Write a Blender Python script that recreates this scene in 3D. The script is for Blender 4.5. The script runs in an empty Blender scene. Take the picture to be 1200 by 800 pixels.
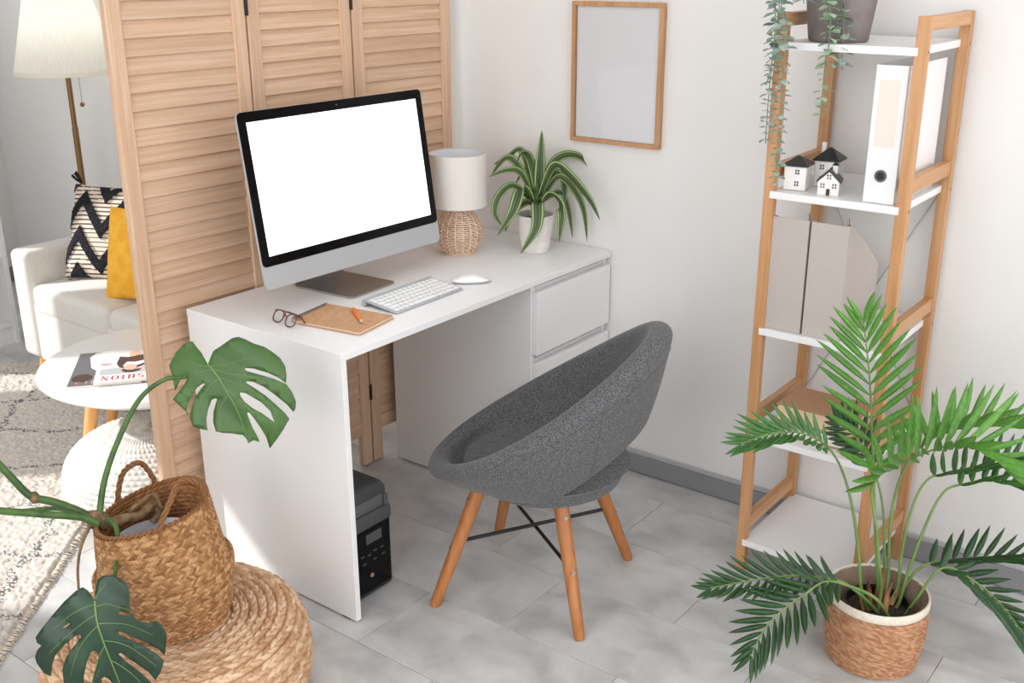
import bpy, bmesh, math, random
import numpy as np
from mathutils import Vector, Matrix, Euler, noise, geometry

random.seed(7)
SC = bpy.context.scene
COL = SC.collection
PI = math.pi

# ---------------------------------------------------------------- camera, world, sun, windows' daylight, exposure
cam_d = bpy.data.cameras.new('camera')
cam = bpy.data.objects.new('camera', cam_d)
COL.objects.link(cam)
cam_d.sensor_width = 36.0
cam_d.lens = 37.667
cam_d.clip_start = 0.05
YAW, PITCH, ROLL = math.radians(37.369), math.radians(19.716), math.radians(-0.18)
_f = Vector((math.cos(PITCH) * math.cos(YAW), math.cos(PITCH) * math.sin(YAW), -math.sin(PITCH)))
_r = Vector((math.sin(YAW), -math.cos(YAW), 0))
_u = _r.cross(_f)
_r2 = _r * math.cos(ROLL) + _u * math.sin(ROLL)
_u2 = -_r * math.sin(ROLL) + _u * math.cos(ROLL)
cam.matrix_world = Matrix(((_r2.x, _u2.x, -_f.x, -1.650), (_r2.y, _u2.y, -_f.y, -1.772), (_r2.z, _u2.z, -_f.z, 1.638), (0, 0, 0, 1)))
SC.camera = cam
CAM_R, CAM_U, CAM_F = _r2.copy(), _u2.copy(), _f.copy()

SC.view_settings.view_transform = 'Standard'
SC.view_settings.look = 'None'
SC.view_settings.gamma = 1.0
SC.view_settings.use_curve_mapping = False
SC.view_settings.exposure = -0.2
SC.cycles.use_denoising = True
SC.cycles.max_bounces = 8
SC.cycles.diffuse_bounces = 5
SC.cycles.caustics_reflective = False
SC.cycles.caustics_refractive = False

world = bpy.data.worlds.new('sky')
SC.world = world
world.use_nodes = True
bg = world.node_tree.nodes['Background']
bg.inputs[0].default_value = (0.97, 0.98, 1.0, 1)
bg.inputs[1].default_value = 1.0

sun_d = bpy.data.lights.new('sun', 'SUN')
sun_d.energy = 5.4
sun_d.angle = math.radians(0.8)
sun_d.color = (1.0, 0.97, 0.93)
sun = bpy.data.objects.new('sun', sun_d)
COL.objects.link(sun)
sun.rotation_euler = Vector((1.0, -1.1, -0.93)).to_track_quat('-Z', 'Y').to_euler()

def window_light(name, loc, aim, sx, sy, power, color=(1, 1, 1)):
    d = bpy.data.lights.new(name, 'AREA')
    d.shape = 'RECTANGLE'
    d.size, d.size_y = sx, sy
    d.energy = power
    d.color = color
    o = bpy.data.objects.new(name, d)
    COL.objects.link(o)
    o.location = loc
    o.rotation_euler = Vector(aim).to_track_quat('-Z', 'Z').to_euler()
    return o

window_light('daylight_front_window', (-0.7, -3.55, 1.65), (0, 1, -0.05), 3.4, 2.3, 60, (1.0, 0.995, 0.99))
window_light('daylight_left_window', (-3.35, -0.9, 1.65), (1, 0, -0.05), 3.0, 2.3, 62, (1.0, 0.995, 0.99))
window_light('daylight_rear_fill', (-0.9, 3.7, 1.7), (0, -1, -0.1), 3.6, 2.4, 26, (1.0, 0.995, 0.99))  # added rear fill, wider than the window openings, spans solid wall

# ---------------------------------------------------------------- mesh builder
class MB:
    def __init__(self):
        self.bm = bmesh.new()
        self.uv = None

    def _add(self, verts, faces):
        vs = [self.bm.verts.new(v) for v in verts]
        out = []
        for f in faces:
            try:
                out.append(self.bm.faces.new([vs[i] for i in f]))
            except ValueError:
                pass
        return vs, out

    def merge(self, tb, mat=None):
        tb.verts.index_update()
        vs = [v.co.copy() for v in tb.verts]
        if mat is not None:
            vs = [mat @ v for v in vs]
        self._add(vs, [[v.index for v in f.verts] for f in tb.faces])
        tb.free()
        return self

    def box(self, c, s, bev=0.0, rot=None, seg=2):
        tb = bmesh.new()
        bmesh.ops.create_cube(tb, size=1.0)
        for v in tb.verts:
            v.co = Vector((v.co.x * s[0], v.co.y * s[1], v.co.z * s[2]))
        if bev > 0:
            bmesh.ops.bevel(tb, geom=tb.edges[:], offset=bev, segments=seg, affect='EDGES', profile=0.5, clamp_overlap=True)
        m = Matrix.Translation(c)
        if rot is not None:
            m = m @ (rot.to_4x4() if not isinstance(rot, (tuple, list)) else Euler(rot).to_matrix().to_4x4())
        return self.merge(tb, m)

    def span(self, a, b, bev=0.0, seg=2):
        return self.box([(a[i] + b[i]) / 2 for i in range(3)], [abs(b[i] - a[i]) for i in range(3)], bev, None, seg)

    def tube(self, pts, rad, seg=8, caps=True, closed=False, flat=1.0):
        pts = [Vector(p) for p in pts]
        n = len(pts)
        if not hasattr(rad, '__len__'):
            rad = [rad] * n
        up = None
        rings = []
        for i, p in enumerate(pts):
            if closed:
                t = pts[(i + 1) % n] - pts[i - 1]
            else:
                t = pts[min(i + 1, n - 1)] - pts[max(i - 1, 0)]
            if t.length < 1e-9:
                t = Vector((0, 0, 1))
            t.normalize()
            if up is None:
                up = Vector((0, 0, 1)) if abs(t.z) < 0.9 else Vector((1, 0, 0))
            a = up - t * up.dot(t)
            if a.length < 1e-6:
                a = t.orthogonal()
            a.normalize()
            b = t.cross(a)
            up = a
            rings.append([p + (a * math.cos(2 * PI * k / seg) + b * math.sin(2 * PI * k / seg) * flat) * rad[i] for k in range(seg)])
        vs = [v for r in rings for v in r]
        fs = []
        m = n if closed else n - 1
        for i in range(m):
            j = (i + 1) % n
            for k in range(seg):
                l = (k + 1) % seg
                fs.append((i * seg + k, i * seg + l, j * seg + l, j * seg + k))
        if caps and not closed:
            fs.append(tuple(range(seg))[::-1])
            fs.append(tuple((n - 1) * seg + k for k in range(seg)))
        self._add(vs, fs)
        return self

    def cyl(self, p0, p1, r0, r1=None, seg=16):
        return self.tube([p0, p1], [r0, r0 if r1 is None else r1], seg)

    def lathe(self, prof, seg=32, c=(0, 0, 0), closed=False):
        vs, fs = [], []
        n = len(prof)
        for r, z in prof:
            for k in range(seg):
                a = 2 * PI * k / seg
                vs.append((c[0] + r * math.cos(a), c[1] + r * math.sin(a), c[2] + z))
        for i in range(n if closed else n - 1):
            j = (i + 1) % n
            for k in range(seg):
                l = (k + 1) % seg
                fs.append((i * seg + k, i * seg + l, j * seg + l, j * seg + k))
        vv, _ = self._add(vs, fs)
        return self

    def disc(self, c, r, seg=32, n=(0, 0, 1)):
        q = Vector(n).to_track_quat('Z', 'Y').to_matrix()
        self._add([Vector(c) + q @ Vector((r * math.cos(2 * PI * k / seg), r * math.sin(2 * PI * k / seg), 0)) for k in range(seg)], [tuple(range(seg))])
        return self

    def grid(self, fn, nu, nv, cu=False, cv=False):
        vs = [fn(i / (nu if cu else nu - 1), j / (nv if cv else nv - 1)) for j in range(nv) for i in range(nu)]
        fs = []
        for j in range(nv if cv else nv - 1):
            for i in range(nu if cu else nu - 1):
                i2, j2 = (i + 1) % nu, (j + 1) % nv
                fs.append((j * nu + i, j * nu + i2, j2 * nu + i2, j2 * nu + i))
        self._add(vs, fs)
        return self

    def prism(self, poly, z0, z1, mat=None):
        n = len(poly)
        vs = [Vector((p[0], p[1], z0)) for p in poly] + [Vector((p[0], p[1], z1)) for p in poly]
        if mat is not None:
            vs = [mat @ v for v in vs]
        fs = [tuple(range(n))[::-1], tuple(range(n, 2 * n))]
        for i in range(n):
            j = (i + 1) % n
            fs.append((i, j, n + j, n + i))
        self._add(vs, fs)
        return self

    def build(self, name, mat, parent=None, smooth=35, loc=None):
        bmesh.ops.recalc_face_normals(self.bm, faces=self.bm.faces[:])
        me = bpy.data.meshes.new(name)
        self.bm.to_mesh(me)
        self.bm.free()
        return link(name, me, mat, parent, smooth, loc)

def link(name, me, mat, parent=None, smooth=35, loc=None):
    if smooth:
        me.polygons.foreach_set('use_smooth', [True] * len(me.polygons))
        if smooth < 180:
            me.set_sharp_from_angle(angle=math.radians(smooth))
    if mat is not None:
        me.materials.append(mat)
    o = bpy.data.objects.new(name, me)
    COL.objects.link(o)
    if parent is not None:
        o.parent = parent
    if loc is not None:
        o.location = loc
    return o

def np_mesh(name, V, F, mat, parent=None, smooth=180, attr=None):
    """quad mesh from numpy arrays (fast, for the woven surfaces)"""
    me = bpy.data.meshes.new(name)
    nv, nf = len(V), len(F)
    me.vertices.add(nv)
    me.vertices.foreach_set('co', V.astype(np.float32).ravel())
    me.loops.add(nf * 4)
    me.loops.foreach_set('vertex_index', F.astype(np.int32).ravel())
    me.polygons.add(nf)
    me.polygons.foreach_set('loop_start', np.arange(0, nf * 4, 4, dtype=np.int32))
    me.update(calc_edges=True)
    if attr is not None:
        a = me.attributes.new('cell', 'FLOAT', 'POINT')
        a.data.foreach_set('value', attr.astype(np.float32).ravel())
    me.validate()
    return link(name, me, mat, parent, smooth)

def grid_faces(nu, nv, cu=True):
    i = np.arange(nu if cu else nu - 1)
    j = np.arange(nv - 1)
    I, J = np.meshgrid(i, j)
    I2 = (I + 1) % nu
    return np.stack([J * nu + I, J * nu + I2, (J + 1) * nu + I2, (J + 1) * nu + I], -1).reshape(-1, 4)

def thing(name, label, cat, loc=(0, 0, 0), rotz=0.0, group=None):
    o = bpy.data.objects.new(name, None)
    o.empty_display_size = 0.05
    COL.objects.link(o)
    o.location = loc
    o.rotation_euler = (0, 0, rotz)
    return tag(o, label, cat, group)

def tag(o, label=None, cat=None, group=None, kind=None):
    if label: o['label'] = label
    if cat: o['category'] = cat
    if group: o['group'] = group
    if kind: o['kind'] = kind
    return o

def instance(name, src, parent, mat=None):
    o = src.copy()
    o.name = name
    COL.objects.link(o)
    o.parent = parent
    if mat is not None:
        o.matrix_local = mat
    return o

def rrect(w, h, r, seg=6):
    out = []
    for cx, cy, a0 in ((w / 2 - r, h / 2 - r, 0), (-w / 2 + r, h / 2 - r, 90), (-w / 2 + r, -h / 2 + r, 180), (w / 2 - r, -h / 2 + r, 270)):
        for k in range(seg + 1):
            a = math.radians(a0 + 90 * k / seg)
            out.append((cx + r * math.cos(a), cy + r * math.sin(a)))
    return out

def catmull(pts, per=8):
    pts = [Vector(p) for p in pts]
    out = []
    n = len(pts)
    for i in range(n - 1):
        p0, p1, p2, p3 = pts[max(i - 1, 0)], pts[i], pts[i + 1], pts[min(i + 2, n - 1)]
        for k in range(per):
            t = k / per
            out.append(0.5 * ((2 * p1) + (p2 - p0) * t + (2 * p0 - 5 * p1 + 4 * p2 - p3) * t * t + (3 * p1 - p0 - 3 * p2 + p3) * t ** 3))
    out.append(pts[-1])
    return out

# ---------------------------------------------------------------- materials
def srgb(r, g, b):
    f = lambda c: (c / 255 / 12.92) if c / 255 <= 0.04045 else ((c / 255 + 0.055) / 1.055) ** 2.4
    return (f(r), f(g), f(b), 1.0)

class N:
    def __init__(self, name):
        self.m = bpy.data.materials.new(name)
        self.m.use_nodes = True
        self.t = self.m.node_tree
        self.b = self.t.nodes['Principled BSDF']

    def n(self, typ, **kw):
        x = self.t.nodes.new(typ)
        for k, v in kw.items():
            if k.startswith('i_'):
                x.inputs[k[2:].replace('_', ' ')].default_value = v
            else:
                setattr(x, k, v)
        return x

    def l(self, a, b):
        self.t.links.new(a, b)

    def ramp(self, fac, stops):
        r = self.n('ShaderNodeValToRGB')
        e = r.color_ramp.elements
        while len(e) < len(stops):
            e.new(0.5)
        for i, (p, c) in enumerate(stops):
            e[i].position = p
            e[i].color = c
        self.l(fac, r.inputs[0])
        return r

    def bump(self, h, strength=0.3, dist=0.002):
        bp = self.n('ShaderNodeBump')
        bp.inputs['Strength'].default_value = strength
        bp.inputs['Distance'].default_value = dist
        self.l(h, bp.inputs['Height'])
        self.l(bp.outputs[0], self.b.inputs['Normal'])

    def coords(self, scale=(1, 1, 1), rnd=True):
        tc = self.n('ShaderNodeTexCoord')
        mp = self.n('ShaderNodeMapping')
        mp.inputs['Scale'].default_value = scale
        self.l(tc.outputs['Object'], mp.inputs[0])
        if rnd:
            oi = self.n('ShaderNodeObjectInfo')
            mu = self.n('ShaderNodeMath', operation='MULTIPLY')
            mu.inputs[1].default_value = 37.0
            self.l(oi.outputs['Random'], mu.inputs[0])
            self.l(mu.outputs[0], mp.inputs['Location'])
        return mp.outputs[0]

def plain(name, col, rough=0.5, metal=0.0, emit=None, estr=1.0, trans=0.0, coat=0.0, sheen=0.0):
    n = N(name)
    n.b.inputs['Base Color'].default_value = col
    n.b.inputs['Roughness'].default_value = rough
    n.b.inputs['Metallic'].default_value = metal
    if emit:
        n.b.inputs['Emission Color'].default_value = emit
        n.b.inputs['Emission Strength'].default_value = estr
    if trans:
        n.b.inputs['Transmission Weight'].default_value = trans
    if coat:
        n.b.inputs['Coat Weight'].default_value = coat
    if sheen:
        n.b.inputs['Sheen Weight'].default_value = sheen
    return n.m

def noisy(name, stops, scale=(10, 10, 10), nscale=1.0, detail=4.0, rough=0.6, bump=0.0, bdist=0.001, dist=0.0, rnd=True, tint=0.0, sheen=0.0):
    n = N(name)
    v = n.coords(scale, rnd)
    nz = n.n('ShaderNodeTexNoise')
    nz.inputs['Scale'].default_value = nscale
    nz.inputs['Detail'].default_value = detail
    nz.inputs['Distortion'].default_value = dist
    n.l(v, nz.inputs['Vector'])
    r = n.ramp(nz.outputs[0], stops)
    out = r.outputs[0]
    if tint:
        oi = n.n('ShaderNodeObjectInfo')
        hs = n.n('ShaderNodeHueSaturation')
        mr = n.n('ShaderNodeMapRange')
        mr.inputs['To Min'].default_value = 1 - tint
        mr.inputs['To Max'].default_value = 1 + tint
        n.l(oi.outputs['Random'], mr.inputs[0])
        n.l(mr.outputs[0], hs.inputs['Value'])
        n.l(out, hs.inputs['Color'])
        out = hs.outputs[0]
    n.l(out, n.b.inputs['Base Color'])
    n.b.inputs['Roughness'].default_value = rough
    if sheen:
        n.b.inputs['Sheen Weight'].default_value = sheen
    if bump:
        n.bump(nz.outputs[0], bump, bdist)
    return n.m

def wood(name, c1, c2, c3, axis, fine=90.0, along=3.0, rough=0.55, tint=0.06):
    s = [fine, fine, fine]
    s['xyz'.index(axis)] = along
    return noisy(name, [(0.25, c1), (0.5, c2), (0.75, c3)], tuple(s), 1.0, 5.0, rough, 0.15, 0.0006, 0.6, True, tint)

def cellmat(name, stops, rough=0.7):
    """colour follows the strand: the mesh stores one value per woven strand"""
    n = N(name)
    at = n.n('ShaderNodeAttribute', attribute_name='cell')
    v = n.coords((60, 60, 60), False)
    nz = n.n('ShaderNodeTexNoise')
    nz.inputs['Scale'].default_value = 3.0
    n.l(v, nz.inputs['Vector'])
    ad = n.n('ShaderNodeMath', operation='MULTIPLY_ADD')
    ad.inputs[1].default_value = 0.35
    n.l(nz.outputs[0], ad.inputs[0])
    n.l(at.outputs['Fac'], ad.inputs[2])
    r = n.ramp(ad.outputs[0], stops)
    n.l(r.outputs[0], n.b.inputs['Base Color'])
    n.b.inputs['Roughness'].default_value = rough
    return n.m

MAT = {}
MAT['wall'] = noisy('wall_paint', [(0.3, srgb(231, 230, 229)), (0.7, srgb(233, 232, 231))], (6, 6, 6), 1, 3, 0.85, 0.03, 0.001)
MAT['ceiling'] = plain('ceiling_paint', srgb(240, 240, 240), 0.9)
MAT['tile'] = noisy('concrete_tile', [(0.30, srgb(178, 178, 178)), (0.5, srgb(199, 199, 199)), (0.70, srgb(214, 214, 214))], (9, 7, 6), 1.0, 9.0, 0.42, 0.06, 0.001, 0.35, True, 0.05)
MAT['grout'] = plain('tile_joint', srgb(140, 139, 138), 0.9)
MAT['skirting'] = plain('grey_skirting', srgb(142, 143, 146), 0.5)
MAT['skirting_cap'] = plain('grey_skirting_cap', srgb(182, 183, 186), 0.45)
MAT['white'] = plain('white_laminate', srgb(240, 240, 241), 0.38)
MAT['whiteedge'] = plain('white_laminate_edge', srgb(226, 226, 227), 0.45)
PW = (srgb(196, 157, 126), srgb(209, 174, 144), srgb(220, 191, 167))
MAT['pineX'] = wood('washed_pine_x', *PW, 'x')
MAT['pineZ'] = wood('washed_pine_z', *PW, 'z')
BW = (srgb(180, 128, 84), srgb(196, 146, 100), srgb(208, 162, 118))
MAT['bambooX'] = wood('bamboo_x', *BW, 'x', 60, 3, 0.4)
MAT['bambooZ'] = wood('bamboo_z', *BW, 'z', 60, 3, 0.4)
CW = (srgb(160, 98, 52), srgb(180, 116, 66), srgb(194, 132, 82))
MAT['beech'] = wood('oiled_beech', *CW, 'z', 50, 4, 0.4)
MAT['oakframe'] = wood('oak_moulding', srgb(170, 122, 84), srgb(188, 142, 102), srgb(200, 158, 118), 'z', 80, 4, 0.5)
MAT['tablewood'] = wood('honey_wood', srgb(205, 142, 82), srgb(222, 162, 100), srgb(232, 180, 122), 'z', 50, 4, 0.45)
MAT['fabric'] = noisy('charcoal_melange', [(0.34, srgb(50, 51, 53)), (0.5, srgb(84, 85, 87)), (0.66, srgb(126, 127, 129))], (330, 330, 700), 1.0, 2.0, 0.95, 0.3, 0.001, 0.0, False, 0, 0.15)
MAT['black'] = plain('black_metal', srgb(26, 26, 28), 0.45)
MAT['blackplastic'] = plain('black_plastic', srgb(24, 24, 26), 0.42)
MAT['darkgrey'] = plain('dark_grey_plastic', srgb(62, 63, 66), 0.5)
MAT['midgrey'] = plain('mid_grey_plastic', srgb(92, 93, 96), 0.5)
MAT['handle'] = plain('handle_grey_plastic', srgb(74, 75, 78), 0.5)
MAT['wire'] = plain('grey_wire', srgb(176, 177, 180), 0.5)
MAT['steel'] = plain('steel', srgb(150, 146, 140), 0.45, 0.9)
MAT['alu'] = plain('aluminium', srgb(186, 188, 191), 0.42, 0.35)
MAT['alubase'] = plain('brushed_aluminium_foot', srgb(168, 164, 160), 0.33, 0.75)
MAT['bezel'] = plain('black_glass', srgb(8, 8, 9), 0.15)
MAT['bezel'].node_tree.nodes['Principled BSDF'].inputs['Specular IOR Level'].default_value = 0.18
MAT['screen'] = plain('lit_screen', (1, 1, 1, 1), 0.3, 0, (1, 1, 1, 1), 1.1)
MAT['linen'] = noisy('linen_shade', [(0.4, srgb(217, 211, 206)), (0.6, srgb(224, 219, 214))], (500, 500, 300), 1, 2, 0.9, 0.1, 0.0005)
MAT['shadein'] = plain('shade_lining', srgb(232, 234, 238), 0.8)
MAT['wicker'] = noisy('rattan', [(0.3, srgb(218, 180, 150)), (0.5, srgb(234, 202, 176)), (0.7, srgb(244, 220, 198))], (40, 40, 40), 1, 3, 0.6)
MAT['ceramic'] = noisy('white_ceramic', [(0.4, srgb(228, 224, 218)), (0.6, srgb(238, 235, 230))], (30, 30, 30), 1, 3, 0.45)
MAT['soil'] = noisy('dark_soil', [(0.4, srgb(38, 30, 25)), (0.6, srgb(70, 58, 48))], (120, 120, 120), 1, 3, 0.95, 0.8, 0.004)
MAT['kraft'] = noisy('kraft_cover', [(0.4, srgb(190, 145, 106)), (0.6, srgb(200, 156, 117))], (80, 80, 80), 1, 4, 0.75)
MAT['paper'] = plain('paper', srgb(236, 232, 226), 0.8)
MAT['orange'] = plain('orange_lacquer', srgb(238, 120, 36), 0.4)
MAT['tortoise'] = noisy('tortoiseshell', [(0.35, srgb(52, 34, 30)), (0.6, srgb(128, 88, 76))], (120, 120, 120), 1, 2, 0.3)
MAT['key'] = plain('white_key', srgb(240, 240, 240), 0.45)
MAT['keymark'] = plain('key_print', srgb(150, 150, 152), 0.6)
MAT['gloss'] = plain('white_gloss', srgb(244, 244, 245), 0.15)
MAT['print'] = plain('grey_print', srgb(232, 232, 235), 0.6)
MAT['linenbox'] = noisy('grey_linen_board', [(0.4, srgb(184, 176, 171)), (0.6, srgb(192, 184, 179))], (300, 300, 500), 1, 2, 0.9, 0.08, 0.0005, 0, False)
MAT['bookcover'] = noisy('tan_cloth', [(0.4, srgb(176, 134, 100)), (0.6, srgb(188, 146, 112))], (200, 200, 200), 1, 2, 0.85)
MAT['pages'] = noisy('book_pages', [(0.4, srgb(222, 190, 160)), (0.6, srgb(234, 204, 176))], (5, 5, 900), 1, 2, 0.9)
MAT['pagesw'] = noisy('white_pages', [(0.4, srgb(226, 220, 214)), (0.6, srgb(238, 233, 228))], (5, 5, 900), 1, 2, 0.9)
MAT['roof'] = plain('black_glaze', srgb(30, 29, 31), 0.35)
MAT['glaze'] = plain('white_glaze', srgb(238, 235, 234), 0.35)
MAT['potgrey'] = noisy('grey_clay', [(0.4, srgb(118, 109, 106)), (0.6, srgb(134, 125, 122))], (14, 14, 14), 1, 4, 0.75, 0.1, 0.001)
MAT['euc'] = noisy('eucalyptus_leaf', [(0.3, srgb(128, 148, 132)), (0.55, srgb(158, 176, 164)), (0.75, srgb(186, 200, 192))], (60, 60, 60), 1, 1, 0.75)
MAT['euclight'] = noisy('eucalyptus_leaf_light', [(0.3, srgb(138, 172, 138)), (0.55, srgb(164, 192, 160)), (0.75, srgb(188, 210, 184))], (60, 60, 60), 1, 1, 0.75)
MAT['eucstem'] = plain('eucalyptus_stem', srgb(120, 140, 118), 0.8)
MAT['palmbright'] = noisy('palm_leaf_bright', [(0.3, srgb(72, 126, 44)), (0.6, srgb(94, 150, 56)), (0.8, srgb(118, 170, 76))], (12, 12, 12), 1, 2, 0.45, 0, 0.001, 0, True, 0.12)  # brighter green, chosen per frond
MAT['palmdark'] = noisy('palm_leaf_dark_shaded', [(0.3, srgb(28, 60, 30)), (0.6, srgb(42, 80, 38)), (0.8, srgb(64, 102, 52))], (12, 12, 12), 1, 2, 0.4, 0, 0.001, 0, True, 0.15)  # darker fronds: deep leaf green with their shade put into the colour
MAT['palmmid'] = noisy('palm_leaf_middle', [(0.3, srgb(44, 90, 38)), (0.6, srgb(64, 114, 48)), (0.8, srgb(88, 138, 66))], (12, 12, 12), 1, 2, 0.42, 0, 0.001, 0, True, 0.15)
MAT['palmstem'] = noisy('palm_stem', [(0.3, srgb(94, 128, 62)), (0.7, srgb(130, 158, 92))], (20, 20, 8), 1, 2, 0.5)
MAT['sheath'] = noisy('brown_sheath', [(0.3, srgb(84, 42, 30)), (0.5, srgb(140, 88, 58)), (0.7, srgb(200, 150, 104))], (30, 30, 8), 1, 3, 0.7)
MAT['monstem'] = noisy('monstera_stalk', [(0.3, srgb(50, 80, 40)), (0.7, srgb(82, 116, 54))], (25, 25, 25), 1, 2, 0.45)
MAT['monnode'] = noisy('monstera_node', [(0.3, srgb(92, 74, 50)), (0.6, srgb(150, 120, 86))], (60, 60, 60), 1, 3, 0.7, 0.4, 0.002)
MAT['mon1'] = noisy('monstera_leaf_fresh', [(0.3, srgb(52, 86, 34)), (0.55, srgb(66, 102, 44)), (0.8, srgb(84, 118, 60))], (9, 9, 9), 1, 3, 0.38, 0.15, 0.002)
MAT['mon2'] = noisy('monstera_leaf_dark', [(0.3, srgb(20, 46, 30)), (0.55, srgb(27, 56, 36)), (0.8, srgb(42, 74, 50))], (9, 9, 9), 1, 3, 0.36, 0.15, 0.002)
MAT['monrib'] = plain('monstera_rib', srgb(112, 142, 80), 0.5)
MAT['seagrass'] = cellmat('seagrass', [(0.1, srgb(126, 82, 44)), (0.5, srgb(172, 124, 78)), (0.95, srgb(212, 172, 126))])
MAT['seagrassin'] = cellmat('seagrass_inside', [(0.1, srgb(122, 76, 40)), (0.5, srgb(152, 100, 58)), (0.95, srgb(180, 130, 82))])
MAT['jute'] = cellmat('water_hyacinth', [(0.1, srgb(178, 132, 96)), (0.5, srgb(212, 174, 138)), (0.95, srgb(236, 208, 178))])
MAT['juterope'] = cellmat('jute_rope', [(0.1, srgb(150, 100, 68)), (0.5, srgb(182, 132, 96)), (0.95, srgb(212, 170, 134))])
MAT['cream'] = noisy('cream_cotton', [(0.4, srgb(226, 214, 196)), (0.6, srgb(238, 228, 212))], (150, 150, 150), 1, 2, 0.9, 0.2, 0.001)
MAT['liner'] = plain('clear_liner', srgb(150, 128, 112), 0.25)
MAT['plasticpot'] = plain('grey_white_pot', srgb(205, 206, 214), 0.5)
MAT['sofa'] = noisy('pale_sofa_cloth', [(0.4, srgb(214, 211, 205)), (0.6, srgb(226, 223, 218))], (260, 260, 260), 1, 2, 0.95, 0.15, 0.0006)
MAT['yellow'] = noisy('yellow_cotton', [(0.4, srgb(246, 178, 48)), (0.6, srgb(252, 192, 66))], (25, 25, 25), 1, 3, 0.9, 0.2, 0.003)
MAT['tassel'] = plain('black_yarn', srgb(30, 30, 34), 0.95)
MAT['knit'] = cellmat('white_knit', [(0.1, srgb(206, 202, 195)), (0.5, srgb(220, 216, 210)), (0.95, srgb(232, 229, 224))], 0.95)
MAT['brass'] = plain('aged_brass', srgb(142, 112, 74), 0.35, 0.7)
def translucent(name, col, amount):
    n = N(name)
    n.b.inputs['Base Color'].default_value = col
    n.b.inputs['Roughness'].default_value = 0.9
    t = n.n('ShaderNodeBsdfTranslucent'); t.inputs[0].default_value = col
    mx = n.n('ShaderNodeMixShader'); mx.inputs[0].default_value = amount
    n.l(n.b.outputs[0], mx.inputs[1]); n.l(t.outputs[0], mx.inputs[2])
    n.l(mx.outputs[0], n.t.nodes['Material Output'].inputs[0])
    return n.m
MAT['pleat'] = translucent('ivory_pleated_cloth', srgb(252, 250, 242), 0.6)
MAT['tabletop'] = plain('white_lacquer', srgb(242, 242, 241), 0.3)
MAT['red'] = plain('red_print', srgb(196, 40, 70), 0.5)
MAT['pink'] = plain('pink_print', srgb(214, 150, 152), 0.5)
MAT['coverw'] = plain('white_cover', srgb(232, 233, 235), 0.3)
MAT['coverg'] = plain('pale_grey_cover', srgb(188, 192, 198), 0.3)
MAT['coverd'] = plain('dark_grey_cover', srgb(104, 104, 110), 0.3)
MAT['brown'] = plain('brown_print', srgb(74, 54, 48), 0.5)
MAT['skin'] = plain('skin_print', srgb(226, 182, 158), 0.5)
MAT['lcd'] = plain('grey_display', srgb(78, 80, 84), 0.2)
MAT['label'] = plain('cream_label', srgb(236, 227, 216), 0.6)
MAT['binder'] = plain('white_board', srgb(238, 238, 240), 0.4)
MAT['copper'] = plain('copper_button', srgb(200, 140, 110), 0.35, 0.5)

# ---------------------------------------------------------------- the room
XW, XL, YB, YF, ZC = 1.204, -3.4, 3.75, -3.6, 3.15

def struct(o):
    o['kind'] = 'structure'
    return o

floor = struct(MB().span((XL - .1, YF - .1, -0.12), (XW + .1, YB + .1, -0.004)).build('floor', MAT['grout'], None, 0))
TX, TY, X0, Y0 = 0.2785, 0.603, -0.0545, -0.055
shared_tile = None
col = math.floor((XL - X0) / TX)
while X0 + col * TX < XW:
    xa, xb = max(X0 + col * TX, XL), min(X0 + (col + 1) * TX, XW)
    off = Y0 if col % 2 == 0 else Y0 - 0.2535
    k = math.floor((YF - off) / TY)
    while off + k * TY < YB:
        ya, yb = max(off + k * TY, YF), min(off + (k + 1) * TY, YB)
        if yb - ya > 0.01 and xb - xa > 0.01:
            full = abs((yb - ya) - TY) < 1e-4 and abs((xb - xa) - TX) < 1e-4
            c = ((xa + xb) / 2, (ya + yb) / 2, -0.004)
            if full and shared_tile is not None:
                o = instance('floor_tile', shared_tile, floor)
                o.location = c
            else:
                o = MB().box((0, 0, 0), (xb - xa - .0016, yb - ya - .0016, 0.008), 0.0008, None, 1).build('floor_tile', MAT['tile'], floor, 0, c)
                if full:
                    shared_tile = o
        k += 1
    col += 1

struct(MB().span((XW, YF - .1, 0), (XW + .1, YB + .1, ZC)).build('wall_right', MAT['wall'], None, 0))
struct(MB().span((XL - .1, YF - .1, ZC), (XW + .1, YB + .1, ZC + .1)).build('ceiling', MAT['ceiling'], None, 0))
# rear wall: tall windows between piers, the sun comes through them
wb = MB()
for a, b in ((-0.86, XW), (-2.16, -1.2), (XL, -3.32)):
    wb.span((a, YB, 0), (b, YB + .1, ZC))
wb.span((XL, YB, 3.0), (XW, YB + .1, ZC))
struct(wb.build('wall_back', MAT['wall'], None, 0))
wl = MB()
wl.span((XL - .1, YF, 0), (XL, -2.5, ZC)); wl.span((XL - .1, 0.7, 0), (XL, YB, ZC))
wl.span((XL - .1, -2.5, 0), (XL, 0.7, .5)); wl.span((XL - .1, -2.5, 2.8), (XL, 0.7, ZC))
struct(wl.build('wall_left', MAT['wall'], None, 0))
wf = MB()
wf.span((XL, YF - .1, 0), (-2.5, YF, ZC)); wf.span((1.1, YF - .1, 0), (XW, YF, ZC))
wf.span((-2.5, YF - .1, 0), (1.1, YF, .5)); wf.span((-2.5, YF - .1, 2.8), (1.1, YF, ZC))
struct(wf.build('wall_front', MAT['wall'], None, 0))
bb = struct(MB().span((XW - .014, YF, 0.004), (XW, YB, 0.066), 0.001).build('baseboard_right', MAT['skirting'], None, 0))
MB().span((XW - .010, YF, 0.066), (XW, YB, 0.080), 0.002).build('cap_moulding', MAT['skirting_cap'], bb, 0)
struct(MB().span((-0.86, YB - .014, 0.004), (XW - .014, YB, 0.08), 0.001).build('baseboard_back', MAT['skirting'], None, 0))

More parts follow.
